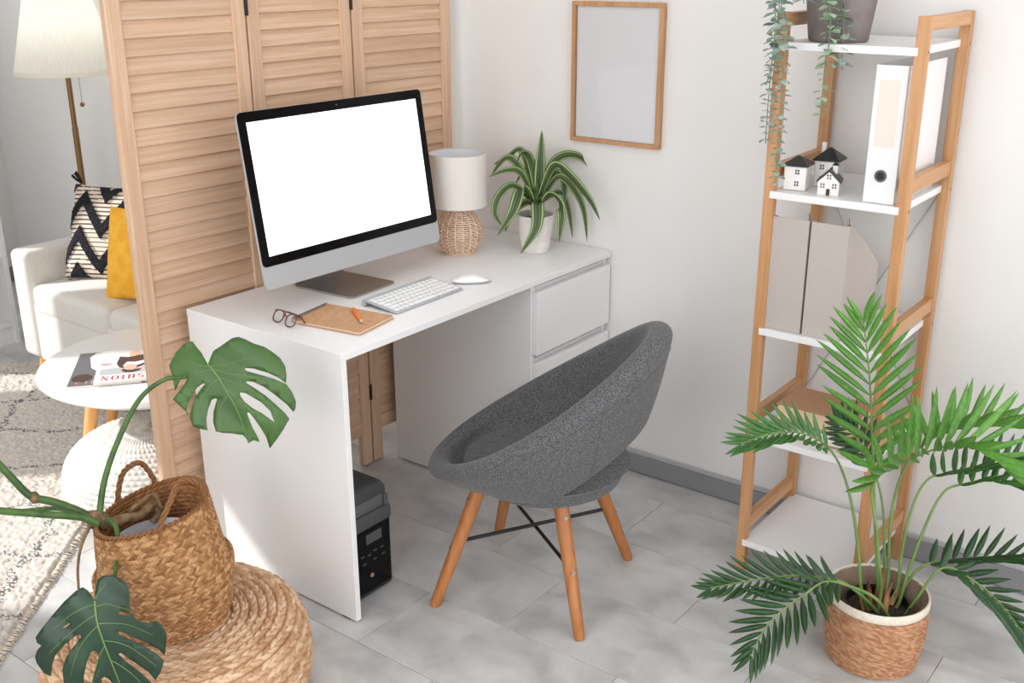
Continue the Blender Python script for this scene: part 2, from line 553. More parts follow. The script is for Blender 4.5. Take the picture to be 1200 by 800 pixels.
# ---------------------------------------------------------------- folding screen
def screen():
    E = [(-0.109, 0.633), (0.311, 0.622), (0.714, 0.634), (1.140, 0.607)]
    root = thing('folding_screen', 'tall washed-pine folding screen with three louvred panels behind the desk', 'screen', (0, 0.65, 0))
    TH, HT, SW = 0.024, 1.76, 0.043
    slat_me = {}
    rnd = random.Random(3)
    for k in range(3):
        a, b = Vector(E[k]), Vector(E[k + 1])
        L = (b - a).length - 0.006
        ang = math.atan2(b.y - a.y, b.x - a.x)
        mid = (a + b) / 2
        m = Matrix.Translation((mid.x, mid.y - 0.65, 0)) @ Matrix.Rotation(ang, 4, 'Z') @ Matrix.Translation((0, TH / 2, 0))
        p = MB()
        p.box((0, 0, 0.142), (L - 2 * SW, TH * .9, 0.05), 0.002)
        panel = p.build('panel', MAT['pineX'], root, 0)
        panel.matrix_local = m
        MB().box((0, 0, HT - .055), (L - 2 * SW, TH * .9, 0.11), 0.002).build('rail', MAT['pineX'], panel, 0)
        for s in (-1, 1):
            st = MB().box((s * (L - SW) / 2, 0, HT / 2 + .002), (SW, TH, HT - .004), 0.003).build('stile', MAT['pineZ'], panel, 0)
        z = 0.19
        key = k
        sl = None
        while z < HT - .08:
            if sl is None:
                sl = MB().box((0, 0, 0), (L - 2 * SW + .006, 0.0065, 0.0475), 0.0022, None, 2).build('slat', MAT['pineX'], panel, 0)
                o = sl
            else:
                o = instance('slat', sl, panel)
            tilt = -0.21 + rnd.uniform(-.04, .04)
            if rnd.random() < 0.06:
                tilt -= 0.16
            o.matrix_local = Matrix.Translation((0, -0.001, z)) @ Matrix.Rotation(rnd.uniform(-.003, .003), 4, 'Y') @ Matrix.Rotation(tilt, 4, 'X')
            z += 0.0443
    for hx, hy in (E[1], E[2]):
        for hz in (0.262, 1.52):
            MB().box((hx, hy - 0.65 - .0006, hz), (0.011, 0.006, 0.055), 0.001).build('hinge', MAT['black'], root, 0)
    return root
screen()

# ---------------------------------------------------------------- desk
def desk():
    L, D, H = 1.200, 0.592, 0.75
    r = thing('desk', 'white desk with a side panel at left and a drawer pedestal against the wall', 'desk', (0, 0, 0))
    T = 0.019
    MB().span((0, 0, H - T), (L, D, H), 0.0012, 1).build('worktop', MAT['white'], r, 0)
    MB().span((0.0005, 0.001, 0.006), (0.0175, D - .001, H - T), 0.0008, 1).build('side_panel', MAT['white'], r, 0)
    MB().span((0.03, .03, 0), (.06, .06, .006)).build('foot', MAT['black'], r, 0, (-.026, 0, 0))
    MB().span((0.03, .5, 0), (.06, .53, .006)).build('foot', MAT['black'], r, 0, (-.026, 0, 0))
    c = MB()
    xa, xb = 0.789, 1.199
    c.span((xa, 0.020, 0.006), (xa + .016, D, H - T), 0.0008, 1)
    c.span((xb - .016, 0.020, 0.006), (xb, D, H - T), 0.0008, 1)
    c.span((xa + .016, 0.03, 0.02), (xb - .016, 0.06, H - T))
    c.span((xa + .016, D - .012, 0.02), (xb - .016, D - .004, H - T))
    c.span((xa + .016, 0.03, 0.01), (xb - .016, D, 0.03))
    ped = c.build('pedestal', MAT['white'], r, 0)
    MB().span((xa + .01, .05, 0), (xb - .01, D - .02, .006)).build('plinth', MAT['black'], ped, 0)
    for z0, z1 in ((0.508, 0.706), (0.282, 0.480), (0.056, 0.254)):
        d = MB().span((xa + .008, 0.001, z0), (xb - .002, 0.019, z1), 0.0012, 1).build('drawer', MAT['white'], r, 0)
        MB().span((xa + .018, .022, z0), (xb - .018, 0.029, z1 + .012)).build('drawer_rail', MAT['whiteedge'], d, 0)
    return r
desk()

# ---------------------------------------------------------------- ladder shelf
SH = [0.100, 0.424, 0.727, 1.088, 1.447]
def shelf():
    xf, xb, yl, yr, H = 0.842, 1.188, -0.663, -1.0215, 1.514
    r = thing('shelf_unit', 'tall open bamboo shelf unit with five white shelves against the right wall', 'shelf', ((xf + xb) / 2, (yl + yr) / 2, 0))
    o = Vector((-(xf + xb) / 2, -(yl + yr) / 2, 0))
    TY_, TX_ = 0.0275, 0.024
    def B(a, b, name, mat, bev=0.002):
        return MB().span(Vector(a) + o, Vector(b) + o, bev).build(name, mat, r, 0)
    for y0 in (yl, yr + TY_):
        for x0 in (xf, xb - TX_):
            B((x0, y0 - TY_, 0), (x0 + TX_, y0, H if x0 > 1 else H), 'post', MAT['bambooZ'])
        B((xf + TX_, y0 - TY_ + .001, H - .032), (xb - TX_, y0 - .001, H - .001), 'rail', MAT['bambooX'])
        for z in SH[:4]:
            zz = z + 0.045
            B((xf + TX_, y0 - TY_ + .003, zz - .018), (xb - TX_, y0 - .003, zz + .018), 'rail', MAT['bambooX'])
    for z in SH:
        B((xf - .003, yr + TY_ - .008, z - .018), (xb - .002, yl - TY_ + .010, z), 'shelf', MAT['white'], 0.001)
    for k, (p, q) in enumerate((((yl - .02, 1.08), (yr + .02, .44)), ((yr + .02, 1.08), (yl - .02, .44)))):
        x = xb - .004 + .005 * (1 - k)
        MB().cyl(Vector((x, p[0], p[1])) + o, Vector((x, q[0], q[1])) + o, 0.0022, None, 8).build('brace_wire', MAT['wire'], r)
    for y0, s in ((yl, 1), (yr, -1)):
        b = MB()
        for z in SH:
            for x0 in (xf + .012, xb - .012):
                c = Vector((x0, y0, z - .01)) + o
                b.cyl(c - Vector((0, s * .002, 0)), c + Vector((0, s * .0006, 0)), .0028, None, 8)
        b.build('bolt', MAT['black'], r)
    return r
shelf()

# ---------------------------------------------------------------- tub chair
def chair():
    CX, CY = 0.435, -0.285
    r = thing('tub_chair', 'charcoal grey fabric tub chair on four splayed wooden legs at the desk', 'chair', (CX, CY, 0))
    th = math.radians(-69)
    ax, la = Vector((math.cos(th), math.sin(th), 0)), Vector((-math.sin(th), math.cos(th), 0))
    A, B_ = 0.292, 0.280           # half width, half depth of the rim's centre line
    ZF, ZB = 0.378, 0.755
    OFF = Vector((-0.004, -0.012, 0))
    def rim(ph):
        s, l = -math.cos(ph), math.sin(ph)
        return ax * (B_ * s) + la * (A * l) + Vector((0, 0, (ZF + ZB) / 2 + (ZB - ZF) / 2 * s - 0.022 * (1 - s * s)))
    def outd(ph):
        s, l = -math.cos(ph), math.sin(ph)
        return (ax * (s / B_) + la * (l / A)).normalized()
    RT = 0.031
    BUL = 0.018
    def lift(ph):                       # the opening under the back
        d = abs((ph - PI + PI) % (2 * PI) - PI)
        d = abs(ph - PI)
        w = max(0.0, 1 - (d / 1.45) ** 2.2)
        return 0.46 * w
    def section(u, v):
        ph = u * 2 * PI
        m, d = rim(ph), outd(ph)
        t0 = lift(ph)
        base = d * 0.186 + Vector((0, 0, 0.352))
        tilt = Vector((0, 0, 1)) * 0.9 + d * 0.25
        tilt.normalize()
        rad = tilt.cross(la if abs(tilt.dot(la)) < .9 else ax)
        O = m + d * RT
        I = m - d * RT
        def wall(t, inner):
            top = I if inner else O
            b = base - d * (0.050 if inner else 0)
            q = b.lerp(top, t)
            return q + d * (BUL * math.sin(PI * min(1, t)) ** 1.0) * (1 if not inner else 0.9)
        if v < 0.42:
            return OFF + wall(t0 + (1 - t0) * (v / 0.42), False)
        if v < 0.58:
            a = PI * (v - 0.42) / 0.16
            return OFF + m + d * (RT * math.cos(a)) + Vector((0, 0, 1)) * (RT * 0.95 * math.sin(a))
        t = 1 - (v - 0.58) / 0.42
        return OFF + wall(t0 + 0.02 + (0.98 - t0) * t, True)
    sh = MB().grid(section, 96, 54, True, True).build('backrest', MAT['fabric'], r, 60)
    # seams of the upholstery on the outer shell
    sm = MB()
    pts = []
    for k in range(97):
        ph = 2 * PI * k / 96
        m, d = rim(ph), outd(ph)
        t0 = lift(ph)
        base = d * 0.186 + Vector((0, 0, 0.352))
        q = base.lerp(m + d * RT, 0.93)
        pts.append(OFF + q + d * (BUL * math.sin(PI * 0.93) + 0.0003))
    sm.tube(pts[:-1], 0.0011, 5, False, True)
    for ph in (2.25, 2 * PI - 2.25):
        pts = []
        for k in range(15):
            t = lift(ph) + .01 + (0.93 - lift(ph)) * k / 14
            m, d = rim(ph), outd(ph)
            base = d * 0.186 + Vector((0, 0, 0.352))
            q = base.lerp(m + d * RT, t)
            pts.append(OFF + q + d * (BUL * math.sin(PI * t) + 0.0003))
        sm.tube(pts, 0.0011, 5)
    sm.build('seam', MAT['fabric'], sh)
    def pad(u, v):
        a = u * 2 * PI
        prof = [(0.0, 0.346), (0.15, 0.342), (0.180, 0.347), (0.200, 0.360), (0.207, 0.376), (0.212, 0.392), (0.222, 0.402), (0.18, 0.409), (0.09, 0.411), (0.0, 0.411)]
        x = v * (len(prof) - 1)
        i = min(int(x), len(prof) - 2)
        f = x - i
        rr = prof[i][0] * (1 - f) + prof[i + 1][0] * f
        zz = prof[i][1] * (1 - f) + prof[i + 1][1] * f
        return OFF + ax * rr * math.cos(a) * 0.98 + la * rr * math.sin(a) + Vector((0, 0, zz))
    MB().grid(pad, 64, 37, True).build('seat', MAT['fabric'], r, 60)
    feet = [(0.185, -0.106), (0.604, 0.002), (0.294, -0.502), (0.703, -0.396)]
    cc = Vector((0.440, -0.258, 0))
    bars = []
    for fx, fy in feet:
        f = Vector((fx, fy, 0)); d = (f - cc)
        top = cc + d * 0.50 + Vector((0, 0, 0.366))
        o = Vector((CX, CY, 0))
        a, b = top - o, f - o
        outw = Vector((d.x, d.y, 0)).normalized()
        axis = (b - a).normalized()
        n = (outw - axis * outw.dot(axis)).normalized()
        leg = MB()
        q = [a.lerp(b, t) for t in (0, .04, .25, .5, .75, .97, 1.0)]
        leg.tube(q, [.0185, .0195, .0195, .018, .0165, .0148, .0125], 16)
        lg = leg.build('leg', MAT['beech'], r, 40)
        bolt = MB()
        for t in (.20, .56):
            c = a.lerp(b, t)
            rr = .0192 if t < .3 else .0178
            bolt.cyl(c + n * (rr - .004), c + n * (rr + .0015), .0052, None, 12)
            bolt.cyl(c + n * (rr + .001), c + n * (rr + .0028), .003, None, 6)
        bolt.build('bolt', MAT['steel'], lg, 40)
        br = MB().box(a - n * .020 + axis * .018, (.03, .03, .035), .003, None)
        br.build('bracket', MAT['black'], lg, 0)
        bars.append(a.lerp(b, .50) - n * .004)
    MB().cyl(bars[0] , bars[3], .0052, None, 10).build('cross_bar', MAT['black'], r)
    MB().cyl(bars[1] - Vector((0, 0, .0105)), bars[2] - Vector((0, 0, .0105)), .0052, None, 10).build('cross_bar', MAT['black'], r)
    return r
chair()

# ---------------------------------------------------------------- monitor
def monitor():
    S = 1.02
    c = Vector((0.402, 0.362, 1.053))
    r = thing('desktop_computer', 'large all-in-one computer with blank white screen on the desk', 'computer', (0.425, 0.40, 0.75))
    yaw, tilt = -0.026, 0.145
    axx = Vector((math.cos(yaw), math.sin(yaw), 0)); nn = Vector((-math.sin(yaw), math.cos(yaw), 0))
    up = Vector((0, 0, 1)) * math.cos(tilt) + nn * math.sin(tilt)
    back = axx.cross(up) * -1
    o = c - Vector((0.425, 0.40, 0.75))
    m = Matrix(((axx.x, up.x, -back.x, o.x), (axx.y, up.y, -back.y, o.y), (axx.z, up.z, -back.z, o.z), (0, 0, 0, 1)))
    W, H = .65 * S, .516 * S * .86
    # local x right, y up, z towards the viewer
    sh = MB()
    pr = [(W, H, 0.0), (W, H, -.006), (W * .97, H * .96, -.012), (W * .8, H * .8, -.026), (W * .45, H * .5, -.038)]
    rings = [[(x, y, z) for x, y in rrect(w, h, .016, 5)] for w, h, z in pr]
    n = len(rings[0])
    vs = [v for q in rings for v in q]
    fs = [tuple(range(n)), tuple(range((len(rings) - 1) * n, len(rings) * n))[::-1]]
    for i in range(len(rings) - 1):
        for k in range(n):
            l = (k + 1) % n
            fs.append((i * n + k, (i + 1) * n + k, (i + 1) * n + l, i * n + l))
    sh._add([m @ Vector(v) for v in vs], fs)
    case = sh.build('case', MAT['alu'], r, 30)
    CH = 0.060
    pl = rrect(W - .003, H - CH, .013, 5)
    pl = [(x, (y if y > 0 else max(y, -(H - CH) / 2)) + CH / 2 - .0005) for x, y in pl]
    g = [p for p in pl]
    MB().prism([(x, y) for x, y in g], 0.0002, 0.0016, m).build('bezel', MAT['bezel'], r, 30)
    bz = .0265
    sx, sy0, sy1 = W / 2 - bz, -H / 2 + CH + bz * .95, H / 2 - bz
    MB().prism([(-sx, sy0), (sx, sy0), (sx, sy1), (-sx, sy1)], 0.0016, 0.0020, m).build('display', MAT['screen'], r, 0)
    MB().disc(m @ Vector((0, H / 2 - .013, .0018)), .003, 12, m.to_3x3() @ Vector((0, 0, 1))).build('camera_lens', MAT['lcd'], r, 0)
    # foot: curved strip from the plate up behind the case
    fw = .19
    st = MB()
    rot = Matrix.Rotation(.06, 4, 'Z')
    st.prism(rrect(fw, .215, .016, 5), 0.0005, 0.0055, Matrix.Translation((-.010, .005, 0)) @ rot)
    base = st.build('foot_plate', MAT['alubase'], r, 30)
    nk = MB()
    hub = m @ Vector((0, -.06, -.036))
    pts = [Vector((-.013, .110, .004)), Vector((-.013, .122, .010)), Vector((-.012, .128, .03)), Vector((-.014, .122, .10)), Vector((-.016, .105, .20)), Vector((hub.x, hub.y + .012, hub.z)), ]
    cur = catmull(pts, 6)
    vs, fs = [], []
    for i, p in enumerate(cur):
        t = cur[min(i + 1, len(cur) - 1)] - cur[max(i - 1, 0)]
        nrm = Vector((0, t.z, -t.y)).normalized()
        w = fw / 2 * (1 - .35 * i / len(cur))
        for s in (-1, 1):
            for q in (-1, 1):
                vs.append(p + Vector((s * w, 0, 0)) + nrm * (q * .0028))
    for i in range(len(cur) - 1):
        a, b = i * 4, i * 4 + 4
        for x, y in ((0, 1), (1, 3), (3, 2), (2, 0)):
            fs.append((a + x, a + y, b + y, b + x))
    fs += [(0, 1, 3, 2), (len(vs) - 4, len(vs) - 2, len(vs) - 1, len(vs) - 3)]
    nk._add(vs, fs)
    nk.build('neck', MAT['alubase'], r, 40)
    return r
monitor()

# ---------------------------------------------------------------- keyboard and mouse
def keyboard():
    W, D = 0.279, 0.128
    r = thing('keyboard', 'slim aluminium keyboard with white keys on the desk before the screen', 'keyboard', (0.442, 0.168, 0.75), math.radians(0.5))
    tilt = math.radians(6.2)
    m = Matrix.Translation((0, -D / 2, 0.0035)) @ Matrix.Rotation(tilt, 4, 'X') @ Matrix.Translation((0, D / 2, 0))
    MB().prism(rrect(W, D, .006, 4), -.0022, .0012, m).build('base_plate', MAT['alu'], r, 30)
    a = m @ Vector((-W / 2, D / 2 - .008, -.0072)); b = m @ Vector((W / 2, D / 2 - .008, -.0072))
    MB().cyl(a, b, .0082, None, 20).build('battery_tube', MAT['alu'], r, 40)
    pitch = 0.0188
    x0, y0 = -W / 2 + .006, -D / 2 + .006
    rows = [
        [1, 1, 1, 1.25, 5.1, 1.25, 1, .97, .97, .97], [2.2] + [1] * 10 + [2.15], [1.75] + [1] * 11 + [1.6],
        [1.5] + [1] * 12 + [.85 + .0], [1] * 13 + [1.35], [1.02] * 14]
    shared = {}
    y = y0
    for ri, row in enumerate(rows):
        h = pitch if ri < 5 else pitch * .62
        tot = sum(row)
        sc = (W - .012) / tot
        x = x0
        for kx in row:
            w = kx * sc
            key = (round(w, 5), ri == 5)
            if key not in shared:
                k = MB().box((0, 0, 0), (w - .0034, h - .0034, .0024), .0008, None, 1).build('key', MAT['key'], r, 0)
                shared[key] = k
            else:
                k = instance('key', shared[key], r)
            k.matrix_local = m @ Matrix.Translation((x + w / 2, y + h / 2, .0024))
            x += w
        y += h
    return r
keyboard()

def mouse():
    r = thing('computer_mouse', 'low white computer mouse lying right of the keyboard', 'mouse', (0.655, 0.138, 0.75), math.radians(-46))
    def top(u, v):
        a = u * 2 * PI
        rr = v
        x, y = 0.056 * math.copysign(abs(math.cos(a)) ** .75, math.cos(a)) * rr, 0.029 * math.copysign(abs(math.sin(a)) ** .75, math.sin(a)) * rr
        z = .006 + .016 * max(0, 1 - (x / .060) ** 2) ** .8 * (1 - .55 * rr ** 3)
        return Vector((x, y, z if v < 1 else .0075))
    MB().grid(top, 48, 12, True).build('shell', MAT['gloss'], r, 60)
    def low(u, v):
        a = u * 2 * PI
        k = [1.0, .97, .9, 0][int(round(v * 3))]
        z = [.0076, .003, .0006, .0006][int(round(v * 3))]
        return Vector((.0555 * math.copysign(abs(math.cos(a)) ** .75, math.cos(a)) * k, .0287 * math.copysign(abs(math.sin(a)) ** .75, math.sin(a)) * k, z))
    MB().grid(low, 48, 4, True).build('base', MAT['alu'], r, 60)
mouse()

def notebook():
    r = thing('notebook', 'spiral-bound kraft notebook lying on the desk', 'notebook', (0.182, 0.178, 0.75), math.radians(9))
    W, D = .152, .212
    MB().span((-W / 2, -D / 2, 0.0008), (W / 2, D / 2, .0022), .0004, 1).build('back_cover', MAT['kraft'], r, 0)
    MB().span((-W / 2 + .002, -D / 2 + .002, .0022), (W / 2 - .002, D / 2 - .003, .0085), 0, 1).build('pages', MAT['pages'], r, 0)
    MB().prism(rrect(W, D, .006, 4), .0085, .0100, Matrix.Identity(4)).build('front_cover', MAT['kraft'], r, 30)
    coil = None
    n = 20
    for k in range(n):
        x = -W / 2 + .008 + (W - .016) * k / (n - 1)
        if coil is None:
            t = MB()
            t.tube([Vector((0, math.cos(a) * .0062, math.sin(a) * .0066)) for a in [2 * PI * i / 16 for i in range(16)]], .0009, 6, False, True)
            coil = t.build('coil', MAT['black'], r, 180)
            o = coil
        else:
            o = instance('coil', coil, r)
        o.location = (x, D / 2 + .0005, .0075)
notebook()

def pencil():
    a, b = Vector((0.236, 0.196, 0.7656)), Vector((0.170, 0.096, 0.7656))
    r = thing('pencil', 'orange pencil lying on the kraft notebook', 'pencil', tuple(a))
    d = b - a
    MB().tube([d * 0, d * .88], [.0052, .0052], 6).build('shaft', MAT['orange'], r, 0)
    MB().tube([d * .88, d * .985], [.0050, .0014], 6).build('sharpened_wood', MAT['pages'], r, 0)
    MB().tube([d * .985, d * 1.0], [.0014, .0004], 6).build('lead', MAT['black'], r, 0)
pencil()

def glasses():
    r = thing('glasses', 'folded tortoiseshell glasses on the desk left of the notebook', 'glasses', (0.086, 0.280, 0.75), math.radians(-98))
    r.scale = (.80, .80, .80)
    # local x along the frame, lenses standing on their rims
    for s in (-1, 1):
        ring = [Vector((s * .035 + .026 * math.copysign(abs(math.cos(a)) ** .8, math.cos(a)), -.014 + .012 * math.sin(a), .0195 + .0165 * math.copysign(abs(math.sin(a)) ** .85, math.sin(a)))) for a in [2 * PI * k / 28 for k in range(28)]]
        f = MB().tube(ring, .0024, 8, False, True).build('rim', MAT['tortoise'], r, 180)
    MB().tube([Vector((-.010, -.010, .024)), Vector((0, -.008, .027)), Vector((.010, -.010, .024))], .0024, 8).build('bridge', MAT['tortoise'], r, 180)
    MB().tube(catmull([(-.064, -.006, .029), (-.068, .004, .029), (-.050, .012, .028), (.02, .016, .026), (.050, .018, .022), (.064, .020, .008)], 6), .0023, 8).build('temple', MAT['tortoise'], r, 180)
    MB().tube(catmull([(.064, -.006, .029), (.068, .006, .029), (.050, .018, .028), (-.02, .024, .024), (-.050, .026, .020), (-.064, .028, .006)], 6), .0023, 8).build('temple', MAT['tortoise'], r, 180)
glasses()

# ---------------------------------------------------------------- table lamp
def table_lamp():
    c = (0.893, 0.380, 0.75)
    r = thing('table_lamp', 'small table lamp with a rattan base and pale linen drum shade on the desk', 'lamp', c)
    prof = [(.050, .006), (.060, .02), (.070, .045), (.0735, .068), (.070, .092), (.058, .115), (.042, .134), (.033, .148), (.032, .160)]
    cur = catmull([(p[0], 0, p[1]) for p in prof], 8)
    def rad(z):
        for a, b in zip(cur, cur[1:]):
            if a.z <= z <= b.z:
                return a.x + (b.x - a.x) * (z - a.z) / max(1e-6, b.z - a.z)
        return cur[0].x if z < cur[0].z else cur[-1].x
    w = MB()
    nrib = 18
    zs = [.008 + .0061 * i for i in range(26)]
    for i, z in enumerate(zs):
        pts = []
        for k in range(nrib * 4):
            a = 2 * PI * k / (nrib * 4)
            wob = math.sin(a * nrib / 1 + (PI if i % 2 else 0)) * .0022
            pts.append(Vector(((rad(z) + wob) * math.cos(a), (rad(z) + wob) * math.sin(a), z)))
        w.tube(pts, .0017, 5, False, True)
    wv = w.build('rattan_weave', MAT['wicker'], r, 180)
    wv['kind'] = 'stuff'
    for k in range(nrib):
        a = 2 * PI * (k + .5) / nrib
        if k == 0:
            rib = MB().tube([Vector((p.x * math.cos(0), 0, p.z)) for p in cur[::3]], .0019, 6).build('rib', MAT['wicker'], r, 180)
            o = rib
        else:
            o = instance('rib', rib, r)
        o.rotation_euler = (0, 0, a)
    MB().lathe([(0, .001), (.049, .001), (.051, .004), (.049, .008), (0, .008)], 32).build('bottom_ring', MAT['wicker'], r, 40)
    MB().lathe([(.0335, .158), (.034, .166), (.020, .169), (.012, .172), (.012, .20), (0, .20)], 24).build('socket', MAT['ceramic'], r, 40)
    R, z0, z1 = .0895, .154, .318
    MB().lathe([(R, z0), (R, z1), (R - .003, z1), (R - .003, z0)], 64, (0, 0, 0), True).build('shade', MAT['linen'], r, 50)
    MB().lathe([(R - .0032, z0 + .001), (R - .0032, z1 - .004)], 64).build('shade_lining', MAT['shadein'], r, 50)
    sp = MB()
    for k in range(3):
        a = 2 * PI * k / 3
        sp.cyl((0, 0, .20), ((R - .004) * math.cos(a), (R - .004) * math.sin(a), .20), .0014, None, 6)
    sp.build('shade_spider', MAT['ceramic'], r)
    MB().lathe([(0, .195), (.012, .2), (.022, .225), (.024, .24), (.016, .258), (0, .264)], 20).build('bulb', MAT['gloss'], r, 60)
table_lamp()

# ---------------------------------------------------------------- dracaena in a white pot
DRAC = [
  ([(1.0592, 0.193, 0.8989), (1.0637, 0.1871, 1.0211), (1.0665, 0.1834, 1.1325)], 0.0296),
  ([(1.0803, 0.1983, 0.9165), (1.1207, 0.1783, 1.0217), (1.1731, 0.1426, 1.0451), (1.2182, 0.1, 1.0049), (1.2161, 0.0862, 0.9074)], 0.0269),
  ([(1.0462, 0.177, 0.9251), (1.0471, 0.1264, 1.0275), (1.0563, 0.0814, 1.0127), (1.082, 0.0148, 0.9369), (1.0953, -0.0191, 0.8721)], 0.0296),
  ([(1.069, 0.1802, 0.9208), (1.098, 0.1421, 0.9859), (1.1277, 0.1032, 0.9478), (1.1481, 0.0765, 0.8791), (1.156, 0.0662, 0.7787)], 0.0242),
  ([(1.0446, 0.1626, 0.9109), (1.0379, 0.122, 0.9416), (1.0312, 0.0813, 0.9024), (1.0189, 0.081, 0.8019)], 0.0349),
  ([(1.035, 0.1753, 0.8891), (1.0106, 0.1577, 0.9121), (0.9833, 0.144, 0.8433), (0.9463, 0.176, 0.7667)], 0.0349),
  ([(1.0348, 0.192, 0.9142), (0.9896, 0.2018, 0.9586), (0.9479, 0.2069, 0.8952), (0.9108, 0.2391, 0.8218)], 0.0349),
  ([(1.0493, 0.2059, 0.9044), (0.9974, 0.241, 0.9633), (0.9618, 0.2711, 0.933), (0.9455, 0.2759, 0.8809), (0.9584, 0.2591, 0.8424)], 0.0242),
  ([(1.0525, 0.2017, 0.9318), (1.0358, 0.2565, 1.023), (1.021, 0.2925, 1.0402), (0.9945, 0.3271, 0.9889)], 0.0242),
  ([(1.0784, 0.2172, 0.9337), (1.0776, 0.2677, 1.0564), (1.0671, 0.3143, 1.0368), (1.0372, 0.3536, 1.0123)], 0.0215),
  ([(1.0509, 0.2038, 0.9208), (1.0104, 0.224, 1.0036), (0.975, 0.2538, 1.0136), (0.9348, 0.2899, 0.997)], 0.0215),
  ([(1.0575, 0.1952, 0.9263), (1.0458, 0.2105, 1.0346), (1.0152, 0.2177, 1.0674), (0.9959, 0.2264, 1.0401)], 0.0242),
  ([(1.0934, 0.1976, 0.9033), (1.1427, 0.1659, 0.9265), (1.1681, 0.1492, 0.8685), (1.1774, 0.137, 0.7749)], 0.0188),
  ([(1.0917, 0.1998, 0.906), (1.1291, 0.1838, 0.9844), (1.1573, 0.1633, 0.9631), (1.153, 0.1525, 0.8875)], 0.0296),
  ([(1.0867, 0.2063, 0.9033), (1.1089, 0.2432, 0.9945), (1.1197, 0.2785, 1.0), (1.1122, 0.3213, 0.9433)], 0.0242),
  ([(1.0445, 0.1957, 0.9011), (1.0185, 0.2133, 0.9089), (0.9827, 0.2437, 0.8729), (0.9807, 0.2628, 0.8154)], 0.0242),
]
def dracaena():
    c = Vector((1.050, 0.195, 0.75))
    r = thing('potted_dracaena', 'striped dracaena in a small white ceramic pot on the desk', 'plant', tuple(c))
    MB().lathe([(0, .001), (.042, .001), (.0445, .006), (.060, .118), (.0605, .122), (.056, .122), (.0545, .112), (.052, .100), (0, .100)], 48).build('pot', MAT['ceramic'], r, 40)
    MB().lathe([(0, .105), (.03, .106), (.0535, .102)], 32).build('soil', MAT['soil'], r, 60)
    MB().tube([Vector((0, 0, .1)), Vector((.004, .001, .13)), Vector((.004, 0, .18)), Vector((.008, -.004, .22))], [.012, .012, .011, .006], 10).build('stem', MAT['monstem'], r, 60)
    n = N('dracaena_leaf')
    uv = n.n('ShaderNodeAttribute', attribute_name='across')
    rp = n.ramp(uv.outputs['Fac'], [(0.0, srgb(78, 108, 48)), (0.16, srgb(92, 122, 58)), (0.24, srgb(186, 196, 138)), (0.34, srgb(140, 162, 92)), (0.42, srgb(62, 86, 46)), (0.62, srgb(44, 66, 38)), (0.72, srgb(102, 122, 72)), (0.82, srgb(44, 66, 38)), (1.0, srgb(50, 72, 42))])
    # value is 1 on the midrib and 0 on the edge
    n.l(rp.outputs[0], n.b.inputs['Base Color'])
    n.b.inputs['Roughness'].default_value = 0.42
    for k, (pts, w) in enumerate(DRAC):
        cur = catmull(pts, 7)
        cur = [p - c for p in cur]
        cur[0] = Vector((.006, -.002, cur[0].z))
        vs, fs, at = [], [], []
        M = 5
        nl = len(cur)
        nprev = None
        for i, p in enumerate(cur):
            t = (cur[min(i + 1, nl - 1)] - cur[max(i - 1, 0)]).normalized()
            side = t.cross(Vector((0, 0, 1)))
            view = (cam.location if False else Vector((-1.65, -1.772, 1.638))) - (p + c)
            s2 = t.cross(view.normalized())
            hor = side if side.length > .25 else s2
            if nprev is None:
                s = (hor * .55 + s2 * .45 if hor.dot(s2) > 0 else hor * -.55 + s2 * .45)
            else:
                q = (s2 if s2.dot(nprev) > 0 else -s2) * .35 + (hor if hor.dot(nprev) > 0 else -hor) * .3 + nprev * .8
                s = q - t * q.dot(t)
            s.normalize()
            nprev = s
            nrm = s.cross(t)
            if nrm.z < 0:
                nrm = -nrm
            f = i / (nl - 1)
            wd = w * .56 * min(1.0, .42 + 1.9 * f) * max(0.03, (1 - max(0, (f - .45) / .55) ** 1.6)) * 1.05
            for j in range(M):
                x = (j / (M - 1) - .5) * 2
                vs.append(p + s * (x * wd) + nrm * (abs(x) * wd * .35))
                at.append(1 - abs(x))
        for i in range(nl - 1):
            for j in range(M - 1):
                fs.append((i * M + j, i * M + j + 1, (i + 1) * M + j + 1, (i + 1) * M + j))
        me = bpy.data.meshes.new('leaf')
        me.from_pydata([tuple(v) for v in vs], [], fs)
        a = me.attributes.new('across', 'FLOAT', 'POINT')
        a.data.foreach_set('value', at)
        o = link('leaf', me, n.m, r, 180)
        md = o.modifiers.new('thick', 'SOLIDIFY'); md.thickness = .0007
dracaena()

